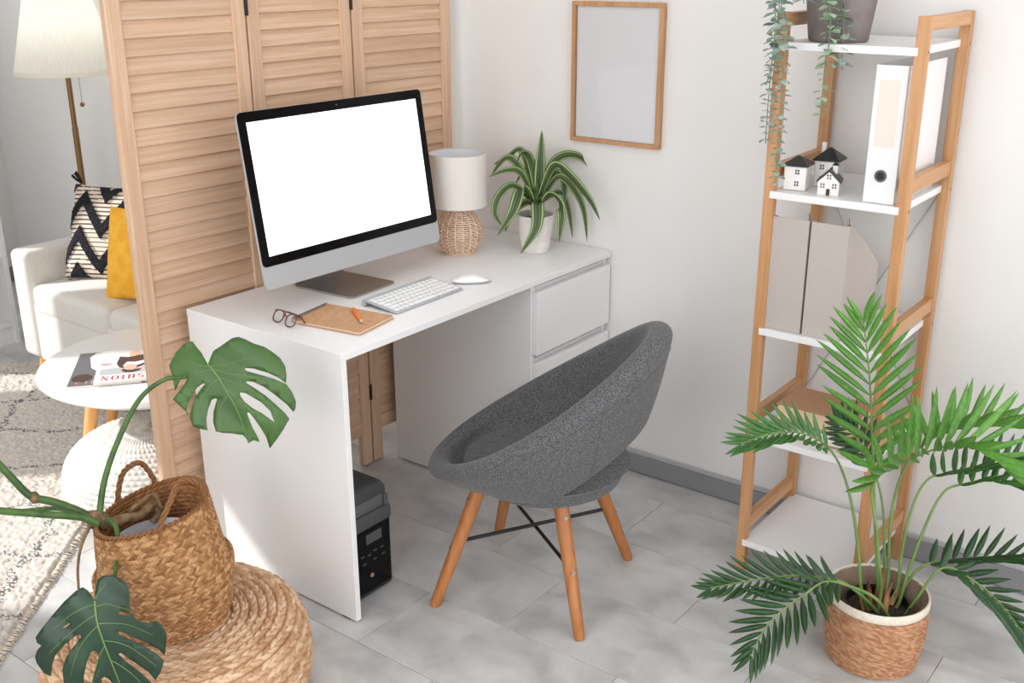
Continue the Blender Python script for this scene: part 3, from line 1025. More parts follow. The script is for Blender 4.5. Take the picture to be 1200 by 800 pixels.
# ---------------------------------------------------------------- picture on the wall
def picture():
    y0, y1, z0, z1 = -0.163, 0.156, 1.091, 1.513
    r = thing('framed_picture', 'blank grey picture in a slim oak frame on the right wall', 'picture', (XW - .001, (y0 + y1) / 2, (z0 + z1) / 2))
    w, h, t, d = y1 - y0, z1 - z0, .0135, .022
    MB().box((-d / 2, 0, (h - t) / 2), (d, w, t), .0012).build('frame_bar', MAT['oakframe'], r, 0)
    MB().box((-d / 2, 0, -(h - t) / 2), (d, w, t), .0012).build('frame_bar', MAT['oakframe'], r, 0)
    MB().box((-d / 2, (w - t) / 2, 0), (d, t, h - 2 * t), .0012).build('frame_bar', MAT['oakframe'], r, 0)
    MB().box((-d / 2, -(w - t) / 2, 0), (d, t, h - 2 * t), .0012).build('frame_bar', MAT['oakframe'], r, 0)
    MB().box((-.008, 0, 0), (.004, w - 1.2 * t, h - 1.2 * t)).build('print', MAT['print'], r, 0)
    n = N('picture_glass')
    tr = n.n('ShaderNodeBsdfTransparent'); gl = n.n('ShaderNodeBsdfGlossy'); gl.inputs['Roughness'].default_value = 0.02
    fr = n.n('ShaderNodeFresnel'); fr.inputs[0].default_value = 1.18
    mx = n.n('ShaderNodeMixShader')
    n.l(fr.outputs[0], mx.inputs[0]); n.l(tr.outputs[0], mx.inputs[1]); n.l(gl.outputs[0], mx.inputs[2])
    n.l(mx.outputs[0], n.t.nodes['Material Output'].inputs[0])
    MB().box((-.0125, 0, 0), (.002, w - 1.4 * t, h - 1.4 * t)).build('glass_pane', n.m, r, 0)
picture()

# ---------------------------------------------------------------- power station under the desk
def power_station():
    x0, x1, y0, y1, H = 0.022, 0.207, 0.062, 0.330, 0.318
    r = thing('power_station', 'black portable power station box standing on the floor under the desk', 'battery', ((x0 + x1) / 2, (y0 + y1) / 2, 0))
    w, d = x1 - x0, y1 - y0
    hw, hd = w / 2, d / 2
    MB().box((0, 0, .117), (w, d, .230), .014, None, 4).build('body', MAT['blackplastic'], r, 40)
    MB().box((0, 0, .251), (w + .0012, d + .0012, .142), .034, None, 6).build('top_cover', MAT['darkgrey'], r, 40)
    MB().box((-.006, -hd + .004, .272), (w - .050, .012, .038), .004, None, 2).build('handle_recess', MAT['midgrey'], r, 40)
    hdl = MB()
    hdl.box((0, -hd - .002, .234), (w - .016, .018, .042), .008, None, 3)
    hdl.box((hw - .020, -hd + .004, .258), (.016, .020, .052), .006, None, 3)
    hdl.build('carry_handle', MAT['handle'], r, 40)
    MB().box((0.0, -hd - .0002, .112), (w - .022, .004, .185), .001, None, 1).build('front_panel', MAT['bezel'], r, 0)
    MB().box((.020, -hd - .0028, .178), (.058, .003, .030), .001, None, 1).build('display', MAT['lcd'], r, 0)
    for k, (bx, bz) in enumerate([(-.05, .118), (-.025, .122), (0, .118), (.022, .124), (.048, .122), (-.05, .10), (-.02, .098), (.02, .098), (.052, .10)]):
        if k == 0:
            s = MB().box((0, 0, 0), (.013, .004, .0055), .001, None, 1).build('port', MAT['darkgrey'], r, 0)
            o = s
        else:
            o = instance('port', s, r)
        o.location = (bx, -hd - .0025, bz + .012)
    MB().cyl((.006, -hd - .001, .066), (.006, -hd - .0045, .066), .0065, None, 20).build('power_button', MAT['copper'], r)
power_station()

# ---------------------------------------------------------------- things on the shelves
SZ = SH
def ring_binder():
    # lies upright beside the right-hand posts on the fourth shelf
    r = thing('ring_binder', 'white lever arch ring binder standing on the shelf beside the model houses', 'binder', (0.852, -0.9475, SZ[3]))
    W, D, H = .074, .285, .318
    MB().span((0, -W / 2, 0.001), (.004, W / 2, H), .0015, 2).build('spine', MAT['binder'], r, 0)
    for s in (-1, 1):
        MB().span((.003, s * W / 2 - .0015 - s * .0015, 0.001), (D, s * W / 2 + .0015 - s * .0015, H), .001, 1).build('cover', MAT['binder'], r, 0)
    MB().span((.006, -W / 2 + .012, .008), (D - .012, W / 2 - .014, H - .020)).build('papers', MAT['pagesw'], r, 0)
    MB().span((-.0008, -.023, .132), (.0004, .024, .285), .0003, 1).build('label', MAT['label'], r, 0)
    ring = MB().lathe([(.0095, 0), (.0145, 0), (.0145, .0022), (.0095, .0022)], 24, (0, 0, 0), True)
    o = ring.build('finger_ring', MAT['midgrey'], r, 40); o.rotation_euler = (0, -PI / 2, 0); o.location = (0.0005, 0, .066)
    o = MB().disc((0, 0, 0), .0098, 20).build('finger_hole', MAT['blackplastic'], r, 0); o.rotation_euler = (0, -PI / 2, 0); o.location = (-.0006, 0, .066)
ring_binder()

def magazine_file(y, label, first=None):
    r = thing('magazine_file', label, 'file box', (0.853, y, SZ[2]), 0, 'linen magazine files on the third shelf')
    W, D, H = .0955, .245, .295
    side = [(0, 0), (D, 0), (D, .150), (.150, .215), (.018, H), (0, H)]
    t = .003
    for s in (0, 1):
        yy = -W / 2 if s == 0 else W / 2 - t
        m = Matrix(((1, 0, 0, 0), (0, 0, 1, yy), (0, 1, 0, .001), (0, 0, 0, 1)))
        MB().prism(side, 0, t, m).build('side_panel', MAT['linenbox'], r, 0)
    MB().span((0, -W / 2 + t, .001), (t, W / 2 - t, H + .001)).build('front_panel', MAT['linenbox'], r, 0)
    MB().span((D - t, -W / 2 + t, .001), (D, W / 2 - t, .116)).build('back_panel', MAT['linenbox'], r, 0)
    MB().span((t, -W / 2 + t, .001), (D - t, W / 2 - t, .004)).build('bottom_panel', MAT['linenbox'], r, 0)
    tb = MB().tube([Vector((.02, -W / 2 + .01, H - .002)), Vector((.018, -W / 2 + .012, H + .012)), Vector((.03, -W / 2 + .014, H + .014)), Vector((.034, -W / 2 + .012, H - .004))], .0018, 6)
    tb.build('tab', MAT['linenbox'], r, 180)
magazine_file(-0.738, 'grey linen magazine file standing against the left shelf post')
magazine_file(-0.8395, 'grey linen magazine file on the right, its sloping side showing')

def books():
    z = SZ[1]
    def book(name, label, loc, rot, L, D, T, cover, pages):
        r = thing(name, label, 'book', loc, rot, 'books lying on the second shelf')
        MB().span((-D / 2, -L / 2, 0.0006), (D / 2, L / 2, .0036), .0006, 1).build('cover_board', cover, r, 0)
        MB().span((-D / 2, -L / 2, T - .003), (D / 2, L / 2, T), .0006, 1).build('cover_board', cover, r, 0)
        MB().span((D / 2 - .003, -L / 2, .0036), (D / 2, L / 2, T - .003)).build('spine', cover, r, 0)
        MB().span((-D / 2 + .004, -L / 2 + .004, .0036), (D / 2 - .003, L / 2 - .004, T - .003)).build('pages', pages, r, 0)
    book('book', 'tan book at the bottom, with white pages, lying under another book', (0.958, -0.858, z), .03, .215, .15, .040, MAT['bookcover'], MAT['pagesw'])
    book('book', 'thick tan cloth book lying on top of another book on the shelf', (0.955, -0.838, z + .0405), -.02, .215, .15, .048, MAT['bookcover'], MAT['pages'])
books()

def house(kind, loc, rot, label, W, D, H, rh):
    r = thing('model_house', label, 'ornament', loc, rot, 'little white model houses')
    hw, hd = W / 2, D / 2
    if kind == 'hip':
        MB().box((0, 0, H / 2 + .0005), (W, D, H - .001), .004, None, 3).build('walls', MAT['glaze'], r, 40)
        b = MB()
        o = .0035
        vs = [(-hw - o, -hd - o, H - .001), (hw + o, -hd - o, H - .001), (hw + o, hd + o, H - .001), (-hw - o, hd + o, H - .001),
              (-hw - o, -hd - o, H + .003), (hw + o, -hd - o, H + .003), (hw + o, hd + o, H + .003), (-hw - o, hd + o, H + .003), (0, -hd * .12, H + rh), (0, hd * .12, H + rh)]
        b._add(vs, [(3, 2, 1, 0), (0, 1, 5, 4), (1, 2, 6, 5), (2, 3, 7, 6), (3, 0, 4, 7), (4, 5, 8), (5, 6, 9, 8), (6, 7, 9), (7, 4, 8, 9)])
        b.build('roof', MAT['roof'], r, 0)
    else:
        b = MB()
        m = Matrix(((0, 0, 1, 0), (1, 0, 0, 0), (0, 1, 0, .0005), (0, 0, 0, 1)))
        b.prism([(-hd, 0), (hd, 0), (hd, H), (0, H + rh - .004), (-hd, H)], -hw, hw, m)
        b.build('walls', MAT['glaze'], r, 0)
        b = MB()
        o = .004
        b.prism([(-hd - o, H - .004), (0, H + rh - .006), (hd + o, H - .004), (hd + o, H + .001), (0, H + rh), (-hd - o, H + .001)], -hw - .0015, hw + .0015, m)
        b.build('roof', MAT['roof'], r, 0)
    return r, hw, hd

def house_holes(r, x, cells, name='window', w=.0038):
    """small square openings on the face at local x (front, facing -x)"""
    src = None
    for y, z in cells:
        q = MB()
        for dy in (-.0031, .0031):
            for dz in (-.0034, .0034):
                q.box((x, y + dy, z + dz), (.0012, w, w + .0008))
        q.build(name, MAT['roof'], r, 0)

r, hw, hd = house('hip', (0.902, -0.724, SZ[3]), math.radians(8), 'squat model house with black hipped roof at the left shelf post', .056, .056, .062, .022)
house_holes(r, -hw - .0002, [(-.006, .048), (-.006, .019)])
r, hw, hd = house('hip', (0.985, -0.772, SZ[3]), math.radians(5), 'taller model house with black pointed roof at the back', .060, .060, .068, .030)
house_holes(r, -hw - .0002, [(.010, .052), (.010, .022)])
MB().box((.012, .020, .092), (.011, .011, .032), .002).build('chimney', MAT['glaze'], r, 0)
r, hw, hd = house('gable', (0.893, -0.812, SZ[3]), math.radians(14), 'smallest model house with gabled front, black door and chimney', .046, .050, .034, .030)
house_holes(r, -hw - .0002, [(-.014, .024), (.014, .024), (.0, .046)], 'window', .0034)
MB().box((-hw - .0004, 0, .0085), (.0014, .0085, .016)).build('door', MAT['roof'], r, 0)
MB().box((.004, -.010, .060), (.012, .012, .022), .0015).build('chimney', MAT['glaze'], r, 0)
b = MB(); b._add([(-.004, -.018, .071), (.012, -.018, .071), (.012, -.002, .071), (-.004, -.002, .071), (.004, -.010, .081)], [(0, 1, 4), (1, 2, 4), (2, 3, 4), (3, 0, 4), (3, 2, 1, 0)])
b.build('chimney_cap', MAT['roof'], r, 0)

# eucalyptus in a grey pot on the top shelf
EUC = {
  'a': [(0.8063, -0.6801, 1.5804), (0.8083, -0.6828, 1.5142), (0.8056, -0.6792, 1.4468), (0.8022, -0.6748, 1.3881), (0.798, -0.6692, 1.3484)],
  'b': [(0.7833, -0.6995, 1.5717), (0.755, -0.7119, 1.5263), (0.7614, -0.7202, 1.4701), (0.7638, -0.7233, 1.3744), (0.765, -0.7249, 1.2762), (0.7646, -0.7243, 1.1856), (0.7662, -0.7265, 1.126)],
  'c': [(0.8231, -0.7845, 1.5775), (0.8223, -0.8, 1.526), (0.825, -0.8035, 1.4603), (0.8229, -0.8007, 1.3741), (0.8234, -0.8014, 1.2799)],
  'd': [(0.8726, -0.7999, 1.5711), (0.8613, -0.8181, 1.5344), (0.8538, -0.8248, 1.4595), (0.857, -0.8289, 1.3885)],
  'e': [(0.8008, -0.7059, 1.577), (0.8009, -0.739, 1.5533), (0.7947, -0.7473, 1.5369)],
  'f': [(0.8017, -0.6741, 1.5767), (0.8234, -0.6696, 1.4649), (0.8307, -0.6627, 1.3249), (0.8313, -0.6635, 1.2054)],
}
LEAF_E = None
def eucalyptus():
    c = Vector((0.935, -0.782, SZ[4]))
    r = thing('potted_eucalyptus', 'trailing eucalyptus in a grey clay pot on the top shelf', 'plant', tuple(c))
    MB().lathe([(0, .001), (.066, .001), (.070, .005), (.086, .135), (.0865, .140), (.081, .140), (.079, .125), (0, .122)], 48).build('pot', MAT['potgrey'], r, 40)
    MB().lathe([(0, .124), (.04, .127), (.080, .123)], 32).build('soil', MAT['soil'], r, 60)
    rnd = random.Random(11)
    for key, pts in EUC.items():
        P0 = [Vector(p) - c for p in pts]
        start = Vector((P0[0].x * .30, P0[0].y * .30, .125))
        mid = Vector((P0[0].x * .80, P0[0].y * .80, .160))
        if key == 'b':
            P0[0].x -= .0
        cur = catmull([start, mid] + P0, 12)
        mat = MAT['euclight'] if key == 'c' else MAT['euc']
        st = MB().tube(cur, .0013, 6).build('trailing_stem', MAT['eucstem'], r, 180)
        lf = MB()
        dist, nxt, k = 0.0, .02, 0
        for a, b in zip(cur, cur[1:]):
            seg = (b - a).length
            while dist + seg >= nxt:
                p = a.lerp(b, (nxt - dist) / seg)
                t = (b - a).normalized()
                s1 = t.orthogonal().normalized()
                s2 = t.cross(s1)
                ang = k * PI / 2 + rnd.uniform(-.5, .5)
                for q in (0, PI):
                    d = s1 * math.cos(ang + q) + s2 * math.sin(ang + q)
                    d = (d + t * rnd.uniform(-.1, .45) + Vector((0, 0, rnd.uniform(-.25, .25)))).normalized()
                    L = rnd.uniform(.022, .031) * (.78 if nxt > .3 else 1.0)
                    n_ = (Vector((0, 0, 1)) + Vector((rnd.uniform(-.5, .5), rnd.uniform(-.5, .5), 0)) - d * d.z)
                    n_ = (n_ - d * n_.dot(d)).normalized()
                    w = d.cross(n_)
                    W = L * .40
                    prof = [(0, .05), (.12, .25), (.35, .85), (.6, 1.0), (.85, .65), (1.0, .08)]
                    vs = []
                    for x, y in prof:
                        for s in (-1, 0, 1):
                            vs.append(p + d * (x * L + .001) + w * (s * y * W) + n_ * (abs(s) * y * W * .25 - .12 * L * x * x))
                    fs = []
                    for i in range(len(prof) - 1):
                        for j in range(2):
                            fs.append((i * 3 + j, i * 3 + j + 1, i * 3 + j + 4, i * 3 + j + 3))
                    lf._add(vs, fs)
                k += 1
                nxt += .0135 if nxt > .1 else .016
            dist += seg
        o = lf.build('leaves', mat, st, 180)
        o['kind'] = 'stuff'
eucalyptus()

# ---------------------------------------------------------------- areca palm
PALM = {
  'F1': [(0.6848, -1.1153, 0.1625), (0.6669, -1.0919, 0.3517), (0.6553, -1.0767, 0.4877), (0.64, -1.0567, 0.6616), (0.6194, -1.0462, 0.7701), (0.5855, -1.0347, 0.8822)],
  'F2': [(0.6287, -1.0913, 0.1823), (0.5979, -1.0674, 0.3747), (0.5538, -1.0426, 0.5186), (0.5058, -1.0127, 0.6054), (0.4463, -0.9677, 0.6503), (0.3874, -0.9236, 0.6556), (0.3405, -0.8787, 0.638)],
  'F3': [(0.6678, -1.1261, 0.1755), (0.6167, -1.1086, 0.3803), (0.5834, -1.0979, 0.5105), (0.571, -1.1641, 0.5885), (0.5717, -1.2308, 0.6405), (0.572, -1.2806, 0.6646), (0.5898, -1.3204, 0.6553), (0.6295, -1.3725, 0.6049)],
  'F4': [(0.731, -1.143, 0.1492), (0.7638, -1.1364, 0.3229), (0.8134, -1.1519, 0.435), (0.8742, -1.1987, 0.45), (0.9257, -1.2496, 0.4586), (0.9921, -1.3201, 0.4719), (1.0314, -1.3716, 0.4601)],
  'F5': [(0.7111, -1.1497, 0.1135), (0.7521, -1.1705, 0.2931), (0.7974, -1.1969, 0.4212), (0.8392, -1.2353, 0.4455), (0.8867, -1.2809, 0.4493), (0.9367, -1.33, 0.4278), (1.003, -1.4003, 0.3757)],
  'F6': [(0.7374, -1.1183, 0.1608), (0.7597, -1.0981, 0.359), (0.7927, -1.1084, 0.4761), (0.8331, -1.1449, 0.5395), (0.8684, -1.191, 0.5663), (0.9048, -1.2387, 0.5773), (0.9861, -1.3452, 0.5724)],
  'F7': [(0.6776, -1.1553, 0.1095), (0.6207, -1.1302, 0.1947), (0.5533, -1.0915, 0.2494), (0.4837, -1.0496, 0.2848), (0.4284, -1.0266, 0.2725), (0.3695, -0.9989, 0.2497), (0.3258, -0.9747, 0.2093), (0.2922, -0.9636, 0.1555)],
  'F8': [(0.6745, -1.1349, 0.115), (0.6312, -1.0946, 0.1822), (0.5846, -1.0501, 0.234), (0.5271, -1.0076, 0.2585), (0.4647, -0.9588, 0.2736), (0.3918, -0.8963, 0.2728), (0.3222, -0.8382, 0.2676)],
  'F9': [(0.6936, -1.1598, 0.0781), (0.71, -1.1977, 0.1818), (0.73, -1.2405, 0.2706), (0.7652, -1.303, 0.2415), (0.7963, -1.3603, 0.1889), (0.8386, -1.4322, 0.0877)],
  'F10': [(0.731, -1.143, 0.1492), (0.7677, -1.1745, 0.2203), (0.7914, -1.2056, 0.2418), (0.835, -1.2626, 0.2511), (0.8788, -1.3201, 0.2556), (0.9442, -1.4057, 0.2337)],
  'F11': [(0.7547, -1.1081, 0.1232), (0.778, -1.0726, 0.3425), (0.7731, -1.0333, 0.4615), (0.7571, -0.9959, 0.5261), (0.7261, -0.9552, 0.5786)],
}
def unit_leaflet(name, mat, droop):
    prof = [(0, .12), (.08, .45), (.22, .85), (.42, 1.0), (.62, .86), (.8, .58), (.92, .28), (1.0, .02)]
    vs, fs = [], []
    for x, y in prof:
        for s in (-1, 0, 1):
            vs.append((x, s * y * .5, -.12 * abs(s) * y - droop * x * x))
    for i in range(len(prof) - 1):
        for j in range(2):
            fs.append((i * 3 + j, i * 3 + j + 1, i * 3 + j + 4, i * 3 + j + 3))
    me = bpy.data.meshes.new(name)
    me.from_pydata(vs, [], fs)
    me.polygons.foreach_set('use_smooth', [True] * len(me.polygons))
    me.materials.append(mat)
    return me

def palm():
    c = Vector((0.683, -1.113, 0))
    r = thing('potted_palm', 'green areca palm in a jute-wrapped basket pot on the floor', 'plant', tuple(c))
    # jute pot: rows of rope
    nu, nv = 300, 120
    H = .185
    rope = 26
    u = np.arange(nu) / nu
    v = np.linspace(0, 1, nv)
    U, Vv = np.meshgrid(u, v)
    rows = Vv * rope + U            # a spiral
    row = np.floor(rows); fr = rows - row
    strands = (U * 90 + fr * 1.1 + row * .37)
    sid = np.floor(strands); sf = strands - sid
    hgt = np.sqrt(np.clip(1 - (2 * fr - 1) ** 2, 0, 1)) * .0026 + np.sqrt(np.clip(1 - (2 * sf - 1) ** 2, 0, 1)) * .0011
    R = .1045 + .0125 * Vv + .006 * np.sin(PI * Vv) + hgt
    A = U * 2 * PI
    V = np.stack([R * np.cos(A), R * np.sin(A), .002 + Vv * (H - .024)], -1).reshape(-1, 3)
    rs = np.random.RandomState(4)
    tab = rs.rand(5003)
    cell = tab[((sid * 131 + row * 977).astype(int)) % 5003]
    o = np_mesh('rope_wrap', V, grid_faces(nu, nv), MAT['juterope'], r, 180, (cell * .65).ravel())
    o['kind'] = 'stuff'
    MB().lathe([(.1165, H - .026), (.1205, H - .020), (.1210, H - .004), (.1190, H + .001), (.1150, H), (.1140, H - .02), (.112, H - .03)], 64).build('cotton_rim', MAT['cream'], r, 60)
    MB().lathe([(0, .001), (.102, .001), (.1045, .003)], 48).build('pot_bottom', MAT['juterope'], r, 60)
    def liner(u_, v_):
        a = u_ * 2 * PI
        rr = .1135 - v_ * .022 + .0035 * math.sin(a * 9 + v_ * 5) * v_ + .002 * math.sin(a * 17)
        return Vector((rr * math.cos(a), rr * math.sin(a), H - .003 - v_ * .07))
    MB().grid(liner, 96, 8, True).build('plastic_liner', MAT['liner'], r, 180)
    MB().lathe([(.066, .10), (.074, .152), (.078, .152), (.078, .149), (.0755, .149), (.069, .10)], 40).build('nursery_pot', MAT['blackplastic'], r, 40)
    MB().lathe([(0, .135), (.035, .136), (.071, .130)], 32).build('soil', MAT['soil'], r, 60)
    MB().lathe([(.070, .118), (.112, .112)], 40).build('liner_floor', MAT['liner'], r, 60)
    rnd = random.Random(21)
    # key: (first leaflet fraction, leaflets per side, length, up vector, V angle in degrees, base angle, tip angle, material, droop)
    up = Vector((0, 0, 1))
    toward = (Vector((-1.65, -1.772, 1.0)) - c).normalized()
    spec = {
        'F1': (.50, 14, .150, toward, 84, 56, 22, 'palmbright', .14, .0180),
        'F2': (.69, 15, .100, up * .8 + toward * .5, 62, 50, 20, 'palmmid', .14, .0150),
        'F3': (.52, 17, .160, up * .9 + toward * .30, 48, 78, 24, 'palmbright', .12, .0190),
        'F4': (.56, 13, .105, up, 48, 64, 30, 'palmmid', .10, .0160),
        'F5': (.60, 11, .105, up, 48, 60, 30, 'palmmid', .10, .0165),
        'F6': (.55, 14, .135, up, 42, 72, 20, 'palmbright', .10, .0190),
        'F7': (.47, 15, .115, up * .9 + toward * .6, 74, 60, 22, 'palmdark', .14, .0170),
        'F8': (.38, 16, .100, up * .9 + toward * .5, 66, 56, 22, 'palmdark', .14, .0160),
        'F9': (.44, 12, .125, up * .9 + toward * .5, 66, 40, 14, 'palmdark', .14, .0170),
        'F10': (.37, 12, .115, up, 52, 58, 26, 'palmdark', .12, .0165),
        'F11': (.72, 9, .095, up * .5 + toward * .7, 76, 55, 25, 'palmdark', .12, .0165),
    }
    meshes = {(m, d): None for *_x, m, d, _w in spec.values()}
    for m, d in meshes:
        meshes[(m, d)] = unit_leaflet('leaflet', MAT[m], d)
    for key, pts in PALM.items():
        f0, cnt, LM, Av, vang, a0, a1, mk, dr, wd = spec[key]
        cur = [p - c for p in catmull(pts, 10)]
        n = len(cur)
        b0 = Vector((cur[0].x * .42, cur[0].y * .42, .128))
        cur = catmull([b0, cur[0].lerp(cur[3], .5)] + cur[6::4] + [cur[-1]], 6)
        n = len(cur)
        acc = [0]
        for a, b in zip(cur, cur[1:]):
            acc.append(acc[-1] + (b - a).length)
        tot = acc[-1]
        rad = [.0042 * (1 - .80 * s / tot) + .0006 for s in acc]
        fr_ = MB().tube(cur, rad, 7).build('frond', MAT['palmstem'], r, 180)
        def at(s):
            for i in range(n - 1):
                if acc[i + 1] >= s or i == n - 2:
                    f = (s - acc[i]) / max(1e-9, acc[i + 1] - acc[i])
                    return cur[i].lerp(cur[i + 1], f), (cur[min(i + 2, n - 1)] - cur[max(i - 1, 0)]).normalized()
        for k in range(cnt):
            f = k / (cnt - 1)
            s = tot * (f0 + (1 - f0) * (f ** .92) * .985)
            p, t = at(s)
            A = (Av - t * Av.dot(t)).normalized()
            Bv = t.cross(A)
            al = math.radians(a0 + (a1 - a0) * f ** 1.4)
            L = LM * (0.62 + .38 * math.sin(min(1, f * 1.9) * PI / 2)) * (1 - .50 * max(0, (f - .5) / .5) ** 1.5)
            for sd in (-1, 1):
                if sd == 1 and k == cnt - 1 and key in ('F2', 'F4'):
                    continue
                va = math.radians(vang + rnd.uniform(-7, 7))
                d = t * math.cos(al + rnd.uniform(-.06, .06)) + (A * math.cos(va) + Bv * (sd * math.sin(va))) * math.sin(al)
                d.normalize()
                nrm = A - d * A.dot(d)
                if nrm.length < .15:
                    nrm = Bv * -sd
                    nrm = nrm - d * nrm.dot(d)
                nrm.normalize()
                # the broad side of each leaflet turns partly to the frond's face
                tw = (nrm + t * .35)
                nrm = (tw - d * tw.dot(d)).normalized()
                w = nrm.cross(d)
                l_ = L * rnd.uniform(.90, 1.08)
                W = wd * rnd.uniform(.88, 1.1) * (1 - .25 * f)
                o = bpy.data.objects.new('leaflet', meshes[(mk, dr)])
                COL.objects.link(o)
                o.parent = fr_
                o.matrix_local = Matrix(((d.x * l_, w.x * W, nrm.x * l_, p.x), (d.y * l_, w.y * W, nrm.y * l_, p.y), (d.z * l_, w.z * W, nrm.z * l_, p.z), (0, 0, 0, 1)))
    # dry sheaths around the stem bases and cut stubs
    for x, y, h, lean, rr in ((.004, .0, .115, .004, .013), (-.016, .012, .09, -.01, .010), (.020, -.010, .07, .012, .008), (.032, -.022, .055, .022, .006), (-.028, .020, .06, -.016, .006), (.0, -.020, .075, .002, .009)):
        MB().tube([Vector((x, y, .125)), Vector((x + lean * .5, y - lean * .4, .125 + h * .6)), Vector((x + lean, y - lean * .8, .125 + h))], [rr, rr * .8, rr * .25], 8).build('sheath', MAT['sheath'], r, 60)
palm()

# ---------------------------------------------------------------- jute floor pouf
POUF = (-0.432, 0.148)
def braided(R, H, rows_top, rows_side, seed):
    """a coil of plaited strands: rows run round, each row split into slanting husks"""
    nu = 840
    prof, srow = [], []
    # arc-length profile: flat top, rounded shoulder, side
    sh = min(.055, H * .42)
    pts = [(0.0001 + (R - sh) * i / 60, H + .004 * math.cos(PI / 2 * i / 60)) for i in range(61)]
    pts += [(R - sh + sh * math.sin(a), H - sh + sh * math.cos(a)) for a in [PI / 2 * i / 16 for i in range(1, 17)]]
    zl = H - sh
    pts += [(R + .006 * math.sin(PI * i / 16), zl - (zl - .03) * i / 16) for i in range(1, 17)]
    pts += [(R - .03 + .03 * math.cos(a), .03 - .03 * math.sin(a) + .001) for a in [PI / 2 * i / 8 for i in range(1, 9)]]
    P_ = np.array(pts)
    d = np.r_[0, np.cumsum(np.linalg.norm(np.diff(P_, axis=0), axis=1))]
    nrow = rows_top + rows_side
    nv = nrow * 11 + 1
    s = np.linspace(0, d[-1], nv)
    pr = np.interp(s, d, P_[:, 0]); pz = np.interp(s, d, P_[:, 1])
    tr, tz = np.gradient(pr), np.gradient(pz)
    ln = np.hypot(tr, tz); nr, nz_ = -tz / ln, tr / ln
    nr, nz_ = np.where(True, -nr, nr), np.where(True, -nz_, nz_)
    nr, nz_ = -nr, -nz_
    # outward: for the flat top the normal must be +z
    sg = np.sign(nz_[5]) or 1
    nr, nz_ = nr * sg, nz_ * sg
    return nu, nv, s / d[-1] * nrow, pr, pz, nr, nz_

def jute_pouf():
    r = thing('jute_pouf', 'round plaited jute floor pouf under the monstera basket', 'pouf', (POUF[0], POUF[1], 0))
    R, H = .288, .182
    nu, nv, rowf, pr, pz, nr, nz_ = braided(R, H, 15, 7, 3)
    U, RW = np.meshgrid(np.arange(nu) / nu, rowf)
    rr = np.repeat(pr[:, None], nu, 1)
    row = np.minimum(np.floor(RW), rowf[-1] - 1e-6); row = np.floor(RW - 1e-9).clip(0)
    fr = RW - row
    cnt = np.maximum(6, np.round(2 * PI * np.interp(row[:, 0] + .5, rowf, pr) / .027))[:, None]
    ph = (row[:, :1] * .618) % 1
    side = fr < .5
    # two plaited plies per row leaning opposite ways
    f2 = np.where(side, fr * 2, fr * 2 - 1)
    lean = np.where(side, .55 * f2, .55 * (1 - f2))
    st = U * cnt + ph + lean + np.where(side, 0.0, .5)
    sid = np.floor(st); sf = st - sid
    hgt = .0075 * np.sqrt(np.clip(1 - (2 * fr - 1) ** 2, 0, 1)) + .0085 * np.sqrt(np.clip(1 - (2 * sf - 1) ** 2, 0, 1)) * np.sqrt(np.clip(1 - (2 * f2 - 1) ** 4, 0, 1))
    rs = np.random.RandomState(8)
    tab = rs.rand(7001)
    idx = ((sid * 131 + row * 977 + side * 3571).astype(int)) % 7001
    cell = tab[idx] * .62
    hgt = hgt + (tab[(idx * 7 + 13) % 7001] - .5) * .003
    A = U * 2 * PI
    RR = np.maximum(.0005, pr[:, None] + nr[:, None] * hgt)
    Z = pz[:, None] + nz_[:, None] * hgt
    V = np.stack([RR * np.cos(A), RR * np.sin(A), Z], -1).reshape(-1, 3)
    o = np_mesh('plaited_straw', V, grid_faces(nu, nv), MAT['jute'], r, 180, cell.ravel())
    o['kind'] = 'stuff'
    MB().lathe([(0, .003), (R - .05, .003), (R - .028, .005)], 48).build('underside', MAT['cream'], r, 60)
jute_pouf()

